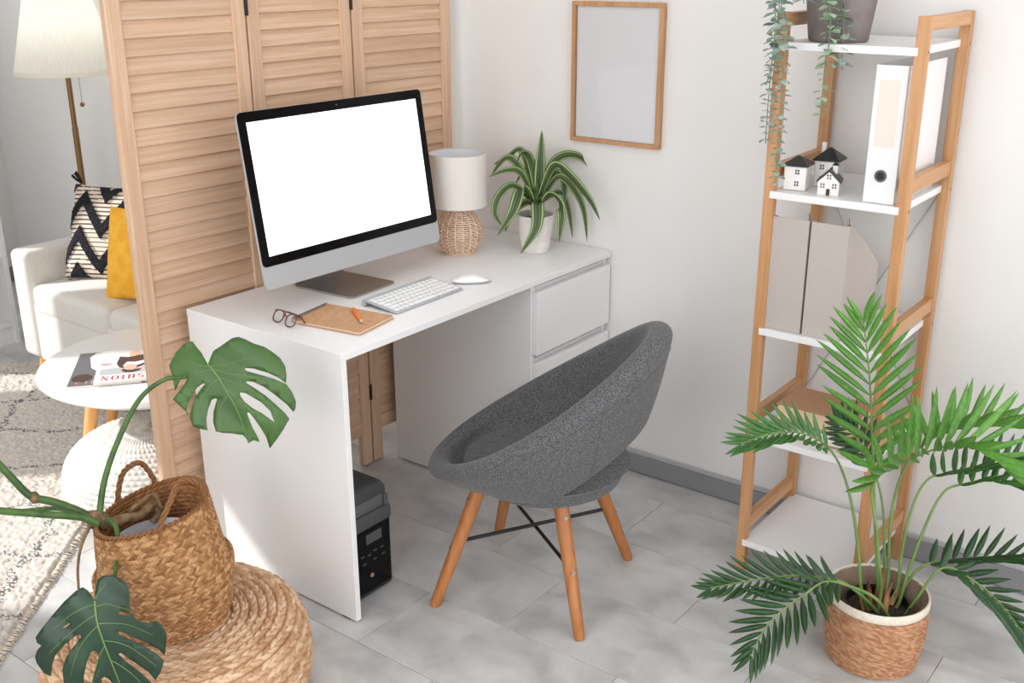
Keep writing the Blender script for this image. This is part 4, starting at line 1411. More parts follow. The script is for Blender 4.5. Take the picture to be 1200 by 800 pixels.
# ---------------------------------------------------------------- seagrass basket with monstera
BAS = Vector((-0.430, 0.150, 0.1975))
def basket():
    r = thing('seagrass_basket', 'brown woven seagrass belly basket with two handles on the jute pouf', 'basket', tuple(BAS))
    prof = [(.0005, .002), (.110, .001), (.122, .006), (.132, .03), (.144, .075), (.152, .110), (.156, .122), (.157, .130), (.154, .135), (.146, .1345), (.1425, .140), (.1395, .17), (.136, .21), (.1315, .25), (.129, .272)]
    d = np.r_[0, np.cumsum([math.dist(a, b) for a, b in zip(prof, prof[1:])])]
    P_ = np.array(prof)
    nu, nv = 784, 260
    s = np.linspace(.085, d[-1], nv)
    s[0] = 0
    pr = np.interp(s, d, P_[:, 0]); pz = np.interp(s, d, P_[:, 1])
    U, S = np.meshgrid(np.arange(nu) / nu, s)
    # twill: flat strips that lean alternately
    cw = 112
    y = S / .0108
    row = np.floor(y); fy = y - row
    x = U * cw + np.where(row % 2 == 0, fy * 1.3, (1 - fy) * 1.3) + row * .33
    sid = np.floor(x); fx = x - sid
    hgt = .0046 * np.clip(1 - (2 * fy - 1) ** 2, 0, 1) * (.25 + .65 * np.clip(1 - (2 * fx - 1) ** 2, 0, 1))
    rs = np.random.RandomState(2)
    tab = rs.rand(6007)
    idx = ((sid % cw) * 131 + row * 977).astype(int) % 6007
    cell = tab[idx] * .62
    hgt += tab[(idx * 5 + 3) % 6007] * .0010
    A = U * 2 * PI
    # soft, slightly oval mouth that leans over to the left
    def shape(R, A, Z):
        k = np.clip(Z / .272, 0, 1)
        ov = 1 + .03 * k * np.cos(2 * (A - .6))
        X = R * ov * np.cos(A); Y = R * ov * np.sin(A)
        tip = X * .607 + Y * -.795             # towards the right of the photograph
        X2 = X + (-.002 - .004) * k + .004 * np.sin(3 * A) * k
        Y2 = Y + .030 * k
        Z2 = Z + k * k * (tip * .22) + .003 * np.sin(2 * A + 1) * k
        return X2, Y2, Z2
    X, Y, Z = shape(pr[:, None] + hgt, A, np.repeat(pz[:, None], nu, 1))
    V = np.stack([X, Y, Z], -1).reshape(-1, 3)
    o = np_mesh('woven_body', V, grid_faces(nu, nv), MAT['seagrass'], r, 180, cell.ravel())
    o['kind'] = 'stuff'
    # inside face
    keep = np.where(pz > .02)[0]
    keep = keep[::-1]
    X, Y, Z = shape(pr[keep][:, None] - .006 + hgt[keep] * -.6, A[keep], np.repeat(pz[keep][:, None], nu, 1))
    V = np.stack([X, Y, Z], -1).reshape(-1, 3)
    o = np_mesh('lining', V, grid_faces(nu, len(keep)), MAT['seagrassin'], r, 180, cell[keep].ravel())
    o['kind'] = 'stuff'
    def rimpt(a, dr=0, dz=0):
        x_, y_, z_ = shape(np.array(.1265 + dr), np.array(a), np.array(.272))
        return Vector((float(x_), float(y_), float(z_) + dz))
    rim = MB()
    for q in (0, PI):
        pts = []
        for k in range(240):
            a = 2 * PI * k / 240
            t = a * 34 + q
            pts.append(rimpt(a, .003 * math.cos(t), .0015 + .003 * math.sin(t)))
        rim.tube(pts, .0032, 6, False, True)
    rim.build('plaited_rim', MAT['seagrass'], r, 180)
    for a0, hgt_, lean, da in ((math.radians(71), .080, -.012, .34), (math.radians(-88), .082, -.014, .52)):
        base = [rimpt(a0 - da, .003, -.03), rimpt(a0 - da * .95, .004, .01), rimpt(a0 - da * .55, .004, hgt_ * .75), rimpt(a0, lean, hgt_), rimpt(a0 + da * .55, .004, hgt_ * .75), rimpt(a0 + da * .95, .004, .01), rimpt(a0 + da, .003, -.03)]
        cur = catmull(base, 14)
        h = MB()
        for q in range(3):
            pts = []
            for i, p in enumerate(cur):
                t = (cur[min(i + 1, len(cur) - 1)] - cur[max(i - 1, 0)]).normalized()
                a = t.orthogonal().normalized(); b_ = t.cross(a)
                ref = Vector((math.cos(a0), math.sin(a0), 0)); a = (ref - t * ref.dot(t)).normalized(); b_ = t.cross(a)
                w = i * .42 + q * 2 * PI / 3
                pts.append(p + a * (.0036 * math.cos(w)) + b_ * (.0036 * math.sin(w)))
            h.tube(pts, .0036, 6)
        h.build('handle', MAT['seagrass'], r, 180).data
    # inner grow pot
basket()

def monstera():
    c = BAS + Vector((-.004, .024, .02))
    r = thing('monstera_plant', 'monstera with two big split leaves growing from the seagrass basket', 'plant', tuple(c))
    MB().lathe([(0, 0), (.085, 0), (.098, .165), (.104, .172), (.100, .176), (.093, .165), (.0925, .150), (0, .148)], 40).build('grow_pot', MAT['plasticpot'], r, 40)
    MB().lathe([(0, .152), (.05, .153), (.0925, .1505)], 32).build('soil', MAT['plasticpot'], r, 60)
    S = {
  'petiole1': [(-0.5196, 0.2472, 0.4495), (-0.5168, 0.2564, 0.4711), (-0.4868, 0.267, 0.5408), (-0.4398, 0.2639, 0.6251), (-0.3885, 0.2448, 0.7063), (-0.3445, 0.2105, 0.7459), (-0.3122, 0.1724, 0.753), (-0.2816, 0.1384, 0.7781)],
  'petiole2': [(-0.5129, 0.2427, 0.4567), (-0.5184, 0.1957, 0.4536), (-0.5524, 0.149, 0.4177), (-0.6274, 0.0542, 0.4171), (-0.6965, -0.0034, 0.439)],
  'stalk1': [(-0.5301, 0.2559, 0.4556), (-0.554, 0.2853, 0.4821), (-0.59, 0.3138, 0.5097), (-0.6214, 0.3307, 0.5282), (-0.6353, 0.3425, 0.547), (-0.6534, 0.3542, 0.5859), (-0.6926, 0.3847, 0.6691), (-0.7429, 0.4151, 0.7574), (-0.8049, 0.4685, 0.7991)],
  'stalk2': [(-0.5322, 0.2399, 0.4534), (-0.5615, 0.2575, 0.4776), (-0.6177, 0.2759, 0.5027), (-0.6781, 0.2996, 0.5275), (-0.7554, 0.3172, 0.5636), (-0.8351, 0.3376, 0.5994), (-0.9051, 0.3632, 0.6061)],
  'stalk3': [(-0.5187, 0.2744, 0.453), (-0.558, 0.3513, 0.4665), (-0.5972, 0.43, 0.4534), (-0.6594, 0.5051, 0.4427), (-0.7268, 0.5762, 0.4137)],
  'stem': [(-0.5328, 0.2804, 0.4616), (-0.5265, 0.2563, 0.4495), (-0.5008, 0.2445, 0.442), (-0.4598, 0.241, 0.438), (-0.4257, 0.2434, 0.4288), (-0.3857, 0.2492, 0.4385), (-0.3788, 0.2437, 0.4148), (-0.4, 0.2435, 0.3972)],
  'root': [(-0.5438, 0.255, 0.4534), (-0.5743, 0.2531, 0.4122), (-0.5916, 0.2495, 0.3677), (-0.6033, 0.2385, 0.3231)],
  'root2': [(-0.4566, 0.2433, 0.449), (-0.4227, 0.2412, 0.4614), (-0.3854, 0.2452, 0.462), (-0.3769, 0.2309, 0.4271)],
    }
    def tubep(name, key, r0, r1, mat, parent=r, seg=10):
        cur = [p - c for p in catmull(S[key], 8)]
        n = len(cur)
        return MB().tube(cur, [r0 + (r1 - r0) * i / (n - 1) for i in range(n)], seg).build(name, mat, parent, 180)
    st = tubep('main_stem', 'stem', .013, .008, MAT['monnode'])
    for q, rr in (((-.530, .2600, .4570), .019), ((-.516, .252, .4480), .017), ((-.6214, .3310, .5290), .0115)):
        b = MB()
        qq = Vector(q) - c
        b.grid(lambda u, v: qq + Vector((rr * math.sin(PI * v) * math.cos(2 * PI * u), rr * math.sin(PI * v) * math.sin(2 * PI * u), rr * 1.15 * math.cos(PI * v))) * (1 + .18 * math.sin(7 * u * 2 * PI / 1) * math.sin(5 * v)), 16, 10, True)
        b.build('node', MAT['monnode'], r, 180)
    tubep('stalk', 'stalk1', .0095, .0070, MAT['monstem'])
    tubep('stalk', 'stalk2', .0085, .0075, MAT['monstem'])
    tubep('stalk', 'stalk3', .0055, .0040, MAT['monstem'])
    tubep('aerial_root', 'root', .0035, .0028, MAT['monnode'])
    tubep('aerial_root', 'root2', .0055, .0045, MAT['monnode'])
    def leaf(name, J, out, holes, scale, jp, mat, pet, r0, r1, mid, sides, tiltx, tilty, bend):
        pt = tubep('petiole', pet, r0, r1, MAT['monstem'])
        # local leaf frame: x right, y up, z to the face; 480 units of drawing = 1 m / scale
        X = (CAM_R + CAM_F * tiltx).normalized()
        Y = (CAM_U + CAM_F * tilty); Y = (Y - X * Y.dot(X)).normalized()
        Zn = X.cross(Y)
        kx, ky = 1 / X.dot(CAM_R), 1 / Y.dot(CAM_U)
        def L2(p):
            return ((p[0] - J[0]) * scale * kx, -(p[1] - J[1]) * scale * ky)
        poly = [L2(p) for p in out]
        hs = [[L2(p) for p in h] for h in holes]
        def inside(x, y):
            res = False
            for pg in [poly] + hs:
                m = len(pg)
                for i in range(m):
                    x1, y1 = pg[i]; x2, y2 = pg[(i + 1) % m]
                    if (y1 > y) != (y2 > y) and x < (x2 - x1) * (y - y1) / (y2 - y1) + x1:
                        res = not res
            return res
        vs, es = [], []
        for pg in [poly] + hs:
            b0 = len(vs); m = len(pg)
            vs += [Vector(p) for p in pg]
            es += [(b0 + i, b0 + (i + 1) % m) for i in range(m)]
        xs = [p[0] for p in poly]; ys = [p[1] for p in poly]
        g = .013
        x = min(xs)
        while x < max(xs):
            y = min(ys)
            while y < max(ys):
                if inside(x, y):
                    vs.append(Vector((x, y)))
                y += g
            x += g
        V2, E2, F2, *_ = geometry.delaunay_2d_cdt(vs, es, [], 0, 1e-6)
        tris = []
        for f in F2:
            cx = sum(V2[i][0] for i in f) / len(f); cy = sum(V2[i][1] for i in f) / len(f)
            if inside(cx, cy):
                tris.append(tuple(f))
        m_ = Vector(L2(mid[-1])); md = m_.normalized(); ms = Vector((md.y, -md.x))
        def P3(x, y, dz=0):
            al = x * md.x + y * md.y; ac = x * ms.x + y * ms.y
            z = .10 * abs(ac) - bend * ac * ac - .9 * max(0, al) ** 2 * 1.0 - 1.2 * max(0, -al) ** 2 + .0035 * math.sin(ac * 55 + al * 30) + dz
            return Vector(jp) - c + X * x + Y * y + Zn * z
        me = bpy.data.meshes.new(name)
        me.from_pydata([tuple(P3(v[0], v[1])) for v in V2], [], tris)
        o = link(name, me, mat, pt, 180)
        mo = o.modifiers.new('thick', 'SOLIDIFY'); mo.thickness = .0011; mo.offset = -1
        o['label'] = 'dark green split leaf' if mat is MAT['mon2'] else 'fresh green split leaf'
        b = MB()
        q = catmull([L2(p) + (0,) for p in mid], 8)
        b.tube([P3(p.x, p.y, .0006) for p in q], [.0026 * (1 - .75 * i / len(q)) for i in range(len(q))], 6)
        for sd in sides:
            q = catmull([L2(p) + (0,) for p in sd], 6)
            b.tube([P3(p.x, p.y, .0000) for p in q], [.0011 * (1 - .7 * i / len(q)) for i in range(len(q))], 5)
        vn = b.build('veins', MAT['monrib'], pt, 180)
        return o, vn
    def leaf_copy(src, jp, end, ang, sc):
        # the same kind of leaf on a stalk that reaches out to the left
        j = Vector(jp) - c
        m_ = Matrix.Translation(Vector(end) - c) @ Matrix.Rotation(ang, 4, CAM_F) @ Matrix.Scale(sc, 4) @ Matrix.Translation(-j)
        for k, o in enumerate(src):
            q = o.copy(); COL.objects.link(q); q.parent = r; q.matrix_local = m_
    o1 = [(318,285),(330,240),(345,205),(390,180),(430,155),(465,132),(500,125),(540,138),(590,162),(650,180),(700,210),(745,245),(775,290),(785,340),(783,390),(740,358),(680,332),(600,309),(552,305),(539,312),(556,324),(600,335),(660,350),(720,368),(783,395),(815,440),(832,490),(828,530),(815,553),(780,510),(720,460),(650,410),(590,384),(555,380),(547,388),(600,420),(660,460),(720,512),(770,560),(794,592),(760,655),(722,705),(690,740),(668,765),(655,700),(630,650),(600,600),(575,565),(560,557),(556,570),(580,650),(605,700),(612,728),(580,718),(548,737),(541,715),(520,690),(460,682),(410,680),(372,672),(355,620),(355,560),(370,510),(380,485),(366,482),(345,492),(325,540),(317,600),(320,640),(325,668),(290,660),(240,645),(222,600),(228,540),(250,470),(280,430),(312,398),(296,398),(260,420),(230,460),(205,520),(203,556),(210,580),(190,552),(150,520),(115,490),(150,440),(185,395),(205,356),(165,352),(125,440),(112,400),(100,350),(80,296),(95,260),(120,215),(155,170),(205,145),(235,180),(270,215),(300,258)]
    h1 = [[(518,446),(545,448),(590,472),(640,502),(690,550),(712,614),(680,590),(640,562),(590,535),(545,500),(520,465)]]
    m1 = [(318,285),(380,350),(440,440),(490,530),(520,620),(540,712)]
    s1 = [[(330,296),(430,285),(540,255),(640,250)],[(350,312),(450,340),(560,350),(700,400)],[(385,360),(480,390),(600,440),(740,560)],[(430,425),(510,480),(590,560),(660,690)],[(335,300),(270,290),(190,265),(130,270)],[(345,315),(290,330),(220,380),(160,480)],[(385,370),(330,420),(280,500),(260,600)],[(450,460),(400,530),(390,600),(400,650)]]
    lf1 = leaf('leaf', (318, 285), o1, h1, 1 / (5.0 * 523.2), (-0.281, 0.131, 0.782), MAT['mon1'], 'petiole1', .0078, .0042, m1, s1, -.15, .12, .9)
    o2 = [(485,290),(482,240),(495,160),(530,135),(590,132),(640,155),(690,205),(697,260),(695,330),(700,372),(740,418),(800,440),(850,425),(890,460),(910,520),(905,590),(893,655),(860,610),(800,570),(730,530),(660,490),(630,480),(620,490),(670,522),(740,558),(800,600),(850,642),(890,685),(882,725),(865,770),(838,812),(800,752),(740,700),(680,650),(640,620),(622,628),(670,680),(720,722),(770,772),(815,834),(800,900),(750,960),(690,985),(640,930),(590,850),(555,790),(530,775),(512,790),(525,860),(550,930),(575,1000),(520,1010),(470,985),(450,900),(450,830),(470,760),(495,680),(500,625),(480,602),(455,612),(430,680),(412,760),(405,850),(400,930),(370,980),(320,950),(290,880),(278,800),(280,720),(300,660),(340,590),(400,515),(392,498),(365,507),(300,560),(240,630),(215,690),(195,770),(150,750),(110,690),(100,650),(120,600),(155,565),(125,550),(118,515),(150,470),(220,380),(300,290),(370,225),(410,203),(440,225),(470,265)]
    h2 = [[(622,368),(645,358),(675,368),(704,388),(672,386),(640,384)], [(285,456),(328,424),(334,432),(302,456)]]
    m2 = [(485,290),(500,400),(530,520),(570,660),(610,800),(640,900)]
    s2 = [[(487,310),(420,330),(330,380),(220,470)],[(497,370),(420,420),(320,500),(200,620)],[(508,440),(440,510),(380,600),(330,760)],[(545,570),(500,650),(470,760),(440,900)],[(490,325),(560,310),(620,330),(690,350)],[(505,430),(600,430),(700,450),(830,520)],[(530,540),(620,550),(720,600),(850,720)],[(575,670),(650,720),(720,790),(780,880)],[(486,280),(510,230),(560,180)]]
    lf2 = leaf('leaf', (485, 290), o2, h2, 2.12 / 1255.58 / 5.335, (-0.7025, -0.0077, 0.442), MAT['mon2'], 'petiole2', .0062, .0040, m2, s2, .08, .05, 1.5)
    leaf_copy(lf1, (-0.281, 0.131, 0.782), S['stalk1'][-1], math.radians(150), .8)
    leaf_copy(lf2, (-0.7025, -0.0077, 0.442), S['stalk2'][-1], math.radians(95), .9)
monstera()

# ---------------------------------------------------------------- corner beyond the screen: rug, pouf, table, sofa, lamp, bookcase
def rug():
    e = Vector((math.cos(math.radians(40)), math.sin(math.radians(40)), 0)); nn = Vector((-e.y, e.x, 0))
    o0 = Vector((-0.515, 0.708, 0))
    r = thing('shag_rug', 'cream shaggy rug with thin dark lattice lines on the floor', 'rug', tuple(o0), math.radians(40))
    U0, U1, V0, V1 = -.55, 1.93, 0.0, 1.75
    nu, nv = 420, 300
    us, vs = np.linspace(U0, U1, nu), np.linspace(V0, V1, nv)
    U, V = np.meshgrid(us, vs)
    rs = np.random.RandomState(5)
    n1 = rs.rand(nv, nu)
    n2 = (n1 + np.roll(n1, 1, 0) + np.roll(n1, 1, 1) + np.roll(n1, -1, 1)) / 4
    wob = .012 * np.sin(V * 23) + .008 * np.sin(V * 51 + U * 9) + (n2 - .5) * .03
    wob2 = .012 * np.sin(U * 21) + .008 * np.sin(U * 47) + (n2 - .5) * .03
    du = np.abs(((U - 1.19 + wob) / .295 + .5) % 1 - .5) * .295
    dv = np.abs(((V - .10 + wob2) / .46 + .5) % 1 - .5) * .46
    dark = ((du < .011) | (dv < .014)) & (n1 > .42)
    H = .010 + n1 * .006 + n2 * .006
    edge = np.minimum.reduce([U - U0, U1 - U, V - V0, V1 - V])
    H = np.where(edge < .006, .002, H)
    Vx = np.stack([U + (rs.rand(nv, nu) - .5) * .004, V + (rs.rand(nv, nu) - .5) * .004, H], -1).reshape(-1, 3)
    n = N('shag_wool')
    at = n.n('ShaderNodeAttribute', attribute_name='cell')
    rp = n.ramp(at.outputs['Fac'], [(0.0, srgb(190, 183, 175)), (.5, srgb(224, 218, 210)), (.62, srgb(134, 131, 131)), (1.0, srgb(92, 90, 93))])
    n.l(rp.outputs[0], n.b.inputs['Base Color']); n.b.inputs['Roughness'].default_value = 1.0
    cell = np.where(dark, .62 + .38 * rs.rand(nv, nu), .5 * n1)
    o = np_mesh('pile', Vx, grid_faces(nu, nv, False), n.m, r, 180, cell.ravel())
    o['kind'] = 'stuff'
    fr = MB()
    rnd = random.Random(9)
    for k in range(330):
        u = U0 + (1.6) * k / 330
        x = u + rnd.uniform(-.003, .003)
        fr.tube([Vector((x, .006, .010)), Vector((x + rnd.uniform(-.004, .004), -.004, .007)), Vector((x + rnd.uniform(-.008, .008), -.013 + rnd.uniform(-.006, .006), .0026))], [.0018, .0020, .0010], 4)
    f = fr.build('fringe', MAT['cream'], r, 180)
    f['kind'] = 'stuff'
rug()

def knit_pouf():
    r = thing('knitted_pouf', 'round white knitted pouf on the rug under the coffee table edge', 'pouf', (0.060, 0.930, 0.010))
    R, H = .258, .275
    nu, nv = 360, 150
    v = np.linspace(0.0005, .985, nv)
    U, Vv = np.meshgrid(np.arange(nu) / nu, v)
    th = Vv * PI
    rows = Vv * 30
    row = np.floor(rows); fr = rows - row
    st = U * 72 + row * .5
    sid = np.floor(st); sf = st - sid
    hgt = .006 * np.sqrt(np.clip(1 - (2 * fr - 1) ** 2, 0, 1)) + .003 * np.sqrt(np.clip(1 - (2 * sf - 1) ** 2, 0, 1))
    ex = .80
    sr = np.sin(th) ** ex; cz = np.sign(np.cos(th)) * np.abs(np.cos(th)) ** .9
    A = U * 2 * PI
    fade = np.clip(sr / .25, 0, 1)
    V = np.stack([(R * sr + hgt * 1.3 * fade) * np.cos(A), (R * sr + hgt * 1.3 * fade) * np.sin(A), H / 2 + (H / 2) * cz * (1 - .035 * np.clip(1 - sr / .7, 0, 1) * (cz > 0)) + hgt * .9 * cz], -1)
    V[..., 2] = np.maximum(V[..., 2], .0045)
    rs = np.random.RandomState(6); tab = rs.rand(4001)
    cell = tab[((sid * 131 + row * 977).astype(int)) % 4001] * .6
    o = np_mesh('knit_cover', V.reshape(-1, 3), grid_faces(nu, nv), MAT['knit'], r, 180, cell.ravel())
    o['kind'] = 'stuff'
knit_pouf()

TAB = Vector((0.220, 1.055, 0.430))
def coffee_table():
    r = thing('coffee_table', 'round white coffee table on honey-coloured wooden legs before the sofa', 'table', (TAB.x, TAB.y, 0))
    R = .380
    MB().lathe([(0, TAB.z - .018), (R - .022, TAB.z - .018), (R - .003, TAB.z - .008), (R, TAB.z - .003), (R - .0015, TAB.z), (0, TAB.z)], 96).build('tabletop', MAT['tabletop'], r, 40)
    for a in (155, 111, 335, 291):
        d = Vector((math.cos(math.radians(a - 8)), math.sin(math.radians(a - 8)), 0))
        MB().tube([d * .205 + Vector((0, 0, TAB.z - .017)), d * .233 + Vector((0, 0, .29)), d * .300 + Vector((0, 0, .012))], [.022, .021, .012], 14).build('leg', MAT['tablewood'], r, 60)
coffee_table()

# magazines on the coffee table
def strokes(mb, segs, m, th_thin, th_thick, z):
    """letters from flat bars: (x0, y0, x1, y1, weight)"""
    for x0, y0, x1, y1, w in segs:
        a, b = Vector((x0, y0, 0)), Vector((x1, y1, 0))
        d = (b - a).normalized(); n_ = Vector((-d.y, d.x, 0)) * (th_thick if w else th_thin) / 2
        mb._add([m @ (q + Vector((0, 0, z))) for q in (a - n_, b - n_, b + n_, a + n_)], [(0, 1, 2, 3)])

def glyph(ch):
    S = []
    def arc(cx, cy, rx, ry, a0, a1, w=1, n=10):
        for k in range(n):
            t0, t1 = math.radians(a0 + (a1 - a0) * k / n), math.radians(a0 + (a1 - a0) * (k + 1) / n)
            heavy = 1 if abs(math.cos((t0 + t1) / 2)) > .6 else 0
            S.append((cx + rx * math.cos(t0), cy + ry * math.sin(t0), cx + rx * math.cos(t1), cy + ry * math.sin(t1), heavy if w else 0))
    if ch == 'F': S += [(.15, 0, .15, 1, 1), (.02, 0, .3, 0, 0), (.02, 1, .7, 1, 0), (.15, .52, .5, .52, 0), (.7, 1, .7, .8, 0), (.5, .62, .5, .42, 0)]
    if ch == 'A': S += [(.08, 0, .42, 1, 0), (.42, 1, .78, 0, 1), (.2, .35, .62, .35, 0), (0, 0, .2, 0, 0), (.64, 0, .92, 0, 0)]
    if ch == 'S': arc(.35, .74, .26, .26, 40, 270); arc(.35, .25, .28, .25, 90, -140)
    if ch == 'H': S += [(.15, 0, .15, 1, 1), (.7, 0, .7, 1, 1), (.15, .5, .7, .5, 0), (.02, 0, .28, 0, 0), (.57, 0, .83, 0, 0), (.02, 1, .28, 1, 0), (.57, 1, .83, 1, 0)]
    if ch == 'I': S += [(.2, 0, .2, 1, 1), (.06, 0, .34, 0, 0), (.06, 1, .34, 1, 0)]
    if ch == 'O': arc(.42, .5, .36, .5, 0, 360, 1, 20)
    if ch == 'N': S += [(.14, 0, .14, 1, 0), (.12, 1, .72, 0, 1), (.72, 0, .72, 1, 0), (.02, 0, .26, 0, 0), (.02, 1, .14, 1, 0), (.6, 1, .84, 1, 0)]
    return S, {'F': .78, 'A': .95, 'S': .74, 'H': .9, 'I': .44, 'O': .9, 'N': .92}[ch]

def magazines():
    # the reader sits on the sofa side: the title runs along the edge nearest the camera, upside down from here
    def frame(corner, d1):
        d1 = Vector((d1[0], d1[1], 0)).normalized(); back = Vector((-d1.y, d1.x, 0))
        return corner, d1, back
    W, D = .212, .290
    z0 = TAB.z
    # lower one
    cn, d1, bk = frame(Vector((-.101, 1.083, z0)), (.77, -.64))
    r = thing('fashion_magazine', 'grey-covered magazine half hidden under the other magazine', 'magazine', tuple(cn), math.atan2(d1.y, d1.x))
    MB().span((0, 0, .0005), (W, D, .006), .0004, 1).build('pages', MAT['paper'], r, 0)
    MB().span((-.0005, -.0005, .006), (W, D, .0066)).build('front_cover', MAT['coverd'], r, 0)
    I = Matrix.Identity(4)
    q = MB(); q.prism([(.035, .245), (.05, .15), (.075, .11), (.12, .1), (.14, .2), (.1, .285), (.05, .285)], .0067, .0070, I); q.build('cover_figure', MAT['coverw'], r, 0)
    q = MB(); q.prism([(.035 + .03 * math.cos(t), .062 + .035 * math.sin(t)) for t in [2 * PI * k / 16 for k in range(16)]], .0067, .0070, I); q.build('cover_dark_oval', MAT['brown'], r, 0)  # dark brown oval on the cover
    q = MB()
    S, w = glyph('O')
    strokes(q, [(.022 + a * .02, .012 + b * .022, .022 + c_ * .02, .012 + d_ * .022, e) for a, b, c_, d_, e in S[3:17]], I, .0025, .0045, .0071)
    strokes(q, [(.052, .012, .052, .034, 1), (.068, .012, .068, .034, 1)], I, .0025, .0045, .0071)
    q.build('cover_print', MAT['pink'], r, 0)
    # upper one
    cn, d1, bk = frame(Vector((-.047, 1.028, z0 + .0068)), (.787, -.617))
    r = thing('fashion_magazine', 'magazine titled FASHION with white cover lying on top of the other magazine', 'magazine', tuple(cn), math.atan2(d1.y, d1.x))
    MB().span((0, 0, .0003), (W, D, .0075), .0004, 1).build('pages', MAT['paper'], r, 0)
    MB().span((-.0005, -.0005, .0075), (W, D, .0081)).build('front_cover', MAT['coverw'], r, 0)
    zt = .0082
    def flat(name, poly, mat, z=zt):
        MB().prism(poly, z, z + .0002, I).build(name, mat, r, 0)
    flat('cover_backdrop', [(.012, .060), (W - .004, .060), (W - .004, .125), (.012, .110)], MAT['coverg'])
    # seated figure in a dark jacket, printed upside down as seen from here
    z2 = zt + .0003
    flat('cover_jacket', [(.055, .150), (.066, .115), (.085, .100), (.120, .105), (.150, .135), (.200, .140), (W - .002, .170), (W - .002, .250), (.160, .245), (.120, .215), (.085, .205), (.060, .215)], MAT['brown'], z2)
    flat('cover_scarf', [(.075, .125), (.095, .110), (.115, .120), (.150, .150), (.170, .155), (.150, .170), (.110, .155), (.085, .160)], MAT['coverw'], z2 + .0003)
    flat('cover_face', [(.098 + .020 * math.cos(t), .108 + .028 * math.sin(t)) for t in [2 * PI * k / 18 for k in range(18)]], MAT['skin'], z2 + .0006)
    flat('cover_hair', [(.072, .088), (.082, .070), (.105, .064), (.126, .074), (.132, .090), (.120, .088), (.108, .082), (.090, .086), (.080, .096)], MAT['brown'], z2 + .0009)
    flat('cover_hand', [(.090, .215), (.100, .205), (.115, .215), (.125, .240), (.112, .262), (.098, .262), (.088, .240)], MAT['skin'], z2 + .0006)
    q = MB()
    strokes(q, [(.008, .150, .042, .150, 1), (.008, .158, .036, .158, 0)], I, .002, .0045, zt + .0004)
    q.build('cover_caption', MAT['red'], r, 0)
    q = MB()
    h = .034
    x = 0
    word = 'FASHION'
    tot = sum(glyph(ch)[1] for ch in word) + .30 * 6
    sc = (W - .030) / tot
    for ch in word:
        S, w = glyph(ch)
        # rotated half a turn: reading runs from the far end back to this corner
        def tr(a, b):
            return (W - .012 - (x + a) * sc, .012 + h - b * h)
        segs = []
        for a, b, c_, d_, e in S:
            p, p2 = tr(a, b), tr(c_, d_)
            segs.append((p[0], p[1], p2[0], p2[1], e))
        strokes(q, segs, I, .0016, .0048, zt + .0004)
        x += w + .30
    q.build('cover_title', MAT['red'], r, 0)
magazines()

def soft_box(mb, a, b, rad, puff=0.0, axis=2, n=5):
    """rounded block whose faces swell a little, as upholstery does"""
    tb = bmesh.new()
    bmesh.ops.create_cube(tb, size=1.0)
    s = Vector([b[i] - a[i] for i in range(3)]); c = Vector([(a[i] + b[i]) / 2 for i in range(3)])
    for v in tb.verts:
        v.co = Vector((v.co.x * s.x, v.co.y * s.y, v.co.z * s.z))
    bmesh.ops.bevel(tb, geom=tb.edges[:], offset=rad, segments=5, affect='EDGES', profile=0.5)
    bmesh.ops.subdivide_edges(tb, edges=[e for e in tb.edges if e.calc_length() > .08], cuts=n, use_grid_fill=True)
    for v in tb.verts:
        if puff:
            f = 1.0
            for i in range(3):
                if i != axis:
                    f *= max(0, 1 - (2 * v.co[i] / s[i]) ** 2)
            if abs(v.co[axis]) > s[axis] * .3 and v.co[axis] > 0:
                v.co[axis] += puff * f
    mb.merge(tb, Matrix.Translation(c))

def sofa():
    x0, y0 = .425, 2.345
    r = thing('sofa', 'pale grey upholstered sofa on wooden legs along the right wall', 'sofa', (x0, y0, 0))
    m = MB(); soft_box(m, (0, -.125, .105), (.74, 0, .552), .028); m.build('armrest', MAT['sofa'], r, 60)
    m = MB(); soft_box(m, (.53, -.912, .105), (.74, -.125, .585), .045); m.build('back', MAT['sofa'], r, 60)
    m = MB(); soft_box(m, (.004, -.915, .105), (.56, -.124, .345), .012); m.build('seat_base', MAT['sofa'], r, 60)
    m = MB(); soft_box(m, (.000, -.65, .300), (.54, -.127, .420), .030, .018); m.build('seat_cushion', MAT['sofa'], r, 60)
    m = MB(); soft_box(m, (.000, -.915, .300), (.54, -.652, .420), .030, .018); m.build('seat_cushion', MAT['sofa'], r, 60)
    for x, y in ((.055, -.075), (.055, -.84), (.68, -.075), (.68, -.84)):
        sx = -.025 if x < .3 else .02
        sy = .018 if y > -.5 else -.018
        MB().tube([Vector((x, y, .112)), Vector((x + sx, y + sy, .001))], [.024, .013], 14).build('leg', MAT['tablewood'], r, 60)
sofa()

def pillow_grid(w, h, t, n, fn=None):
    u = np.linspace(-1, 1, n)
    X, Y = np.meshgrid(u, u)
    prof = (np.clip(1 - np.abs(X) ** 2.6, 0, 1) * np.clip(1 - np.abs(Y) ** 2.6, 0, 1)) ** .55
    pin = 1 - .07 * (np.abs(X) ** 2) * (1 - np.abs(Y)) * 1 - .0
    PX = X * w / 2 * (1 - .06 * (1 - Y ** 2) * np.abs(X))
    PY = Y * h / 2 * (1 - .06 * (1 - X ** 2) * np.abs(Y))
    ht = t / 2 * prof
    return X, Y, PX, PY, ht

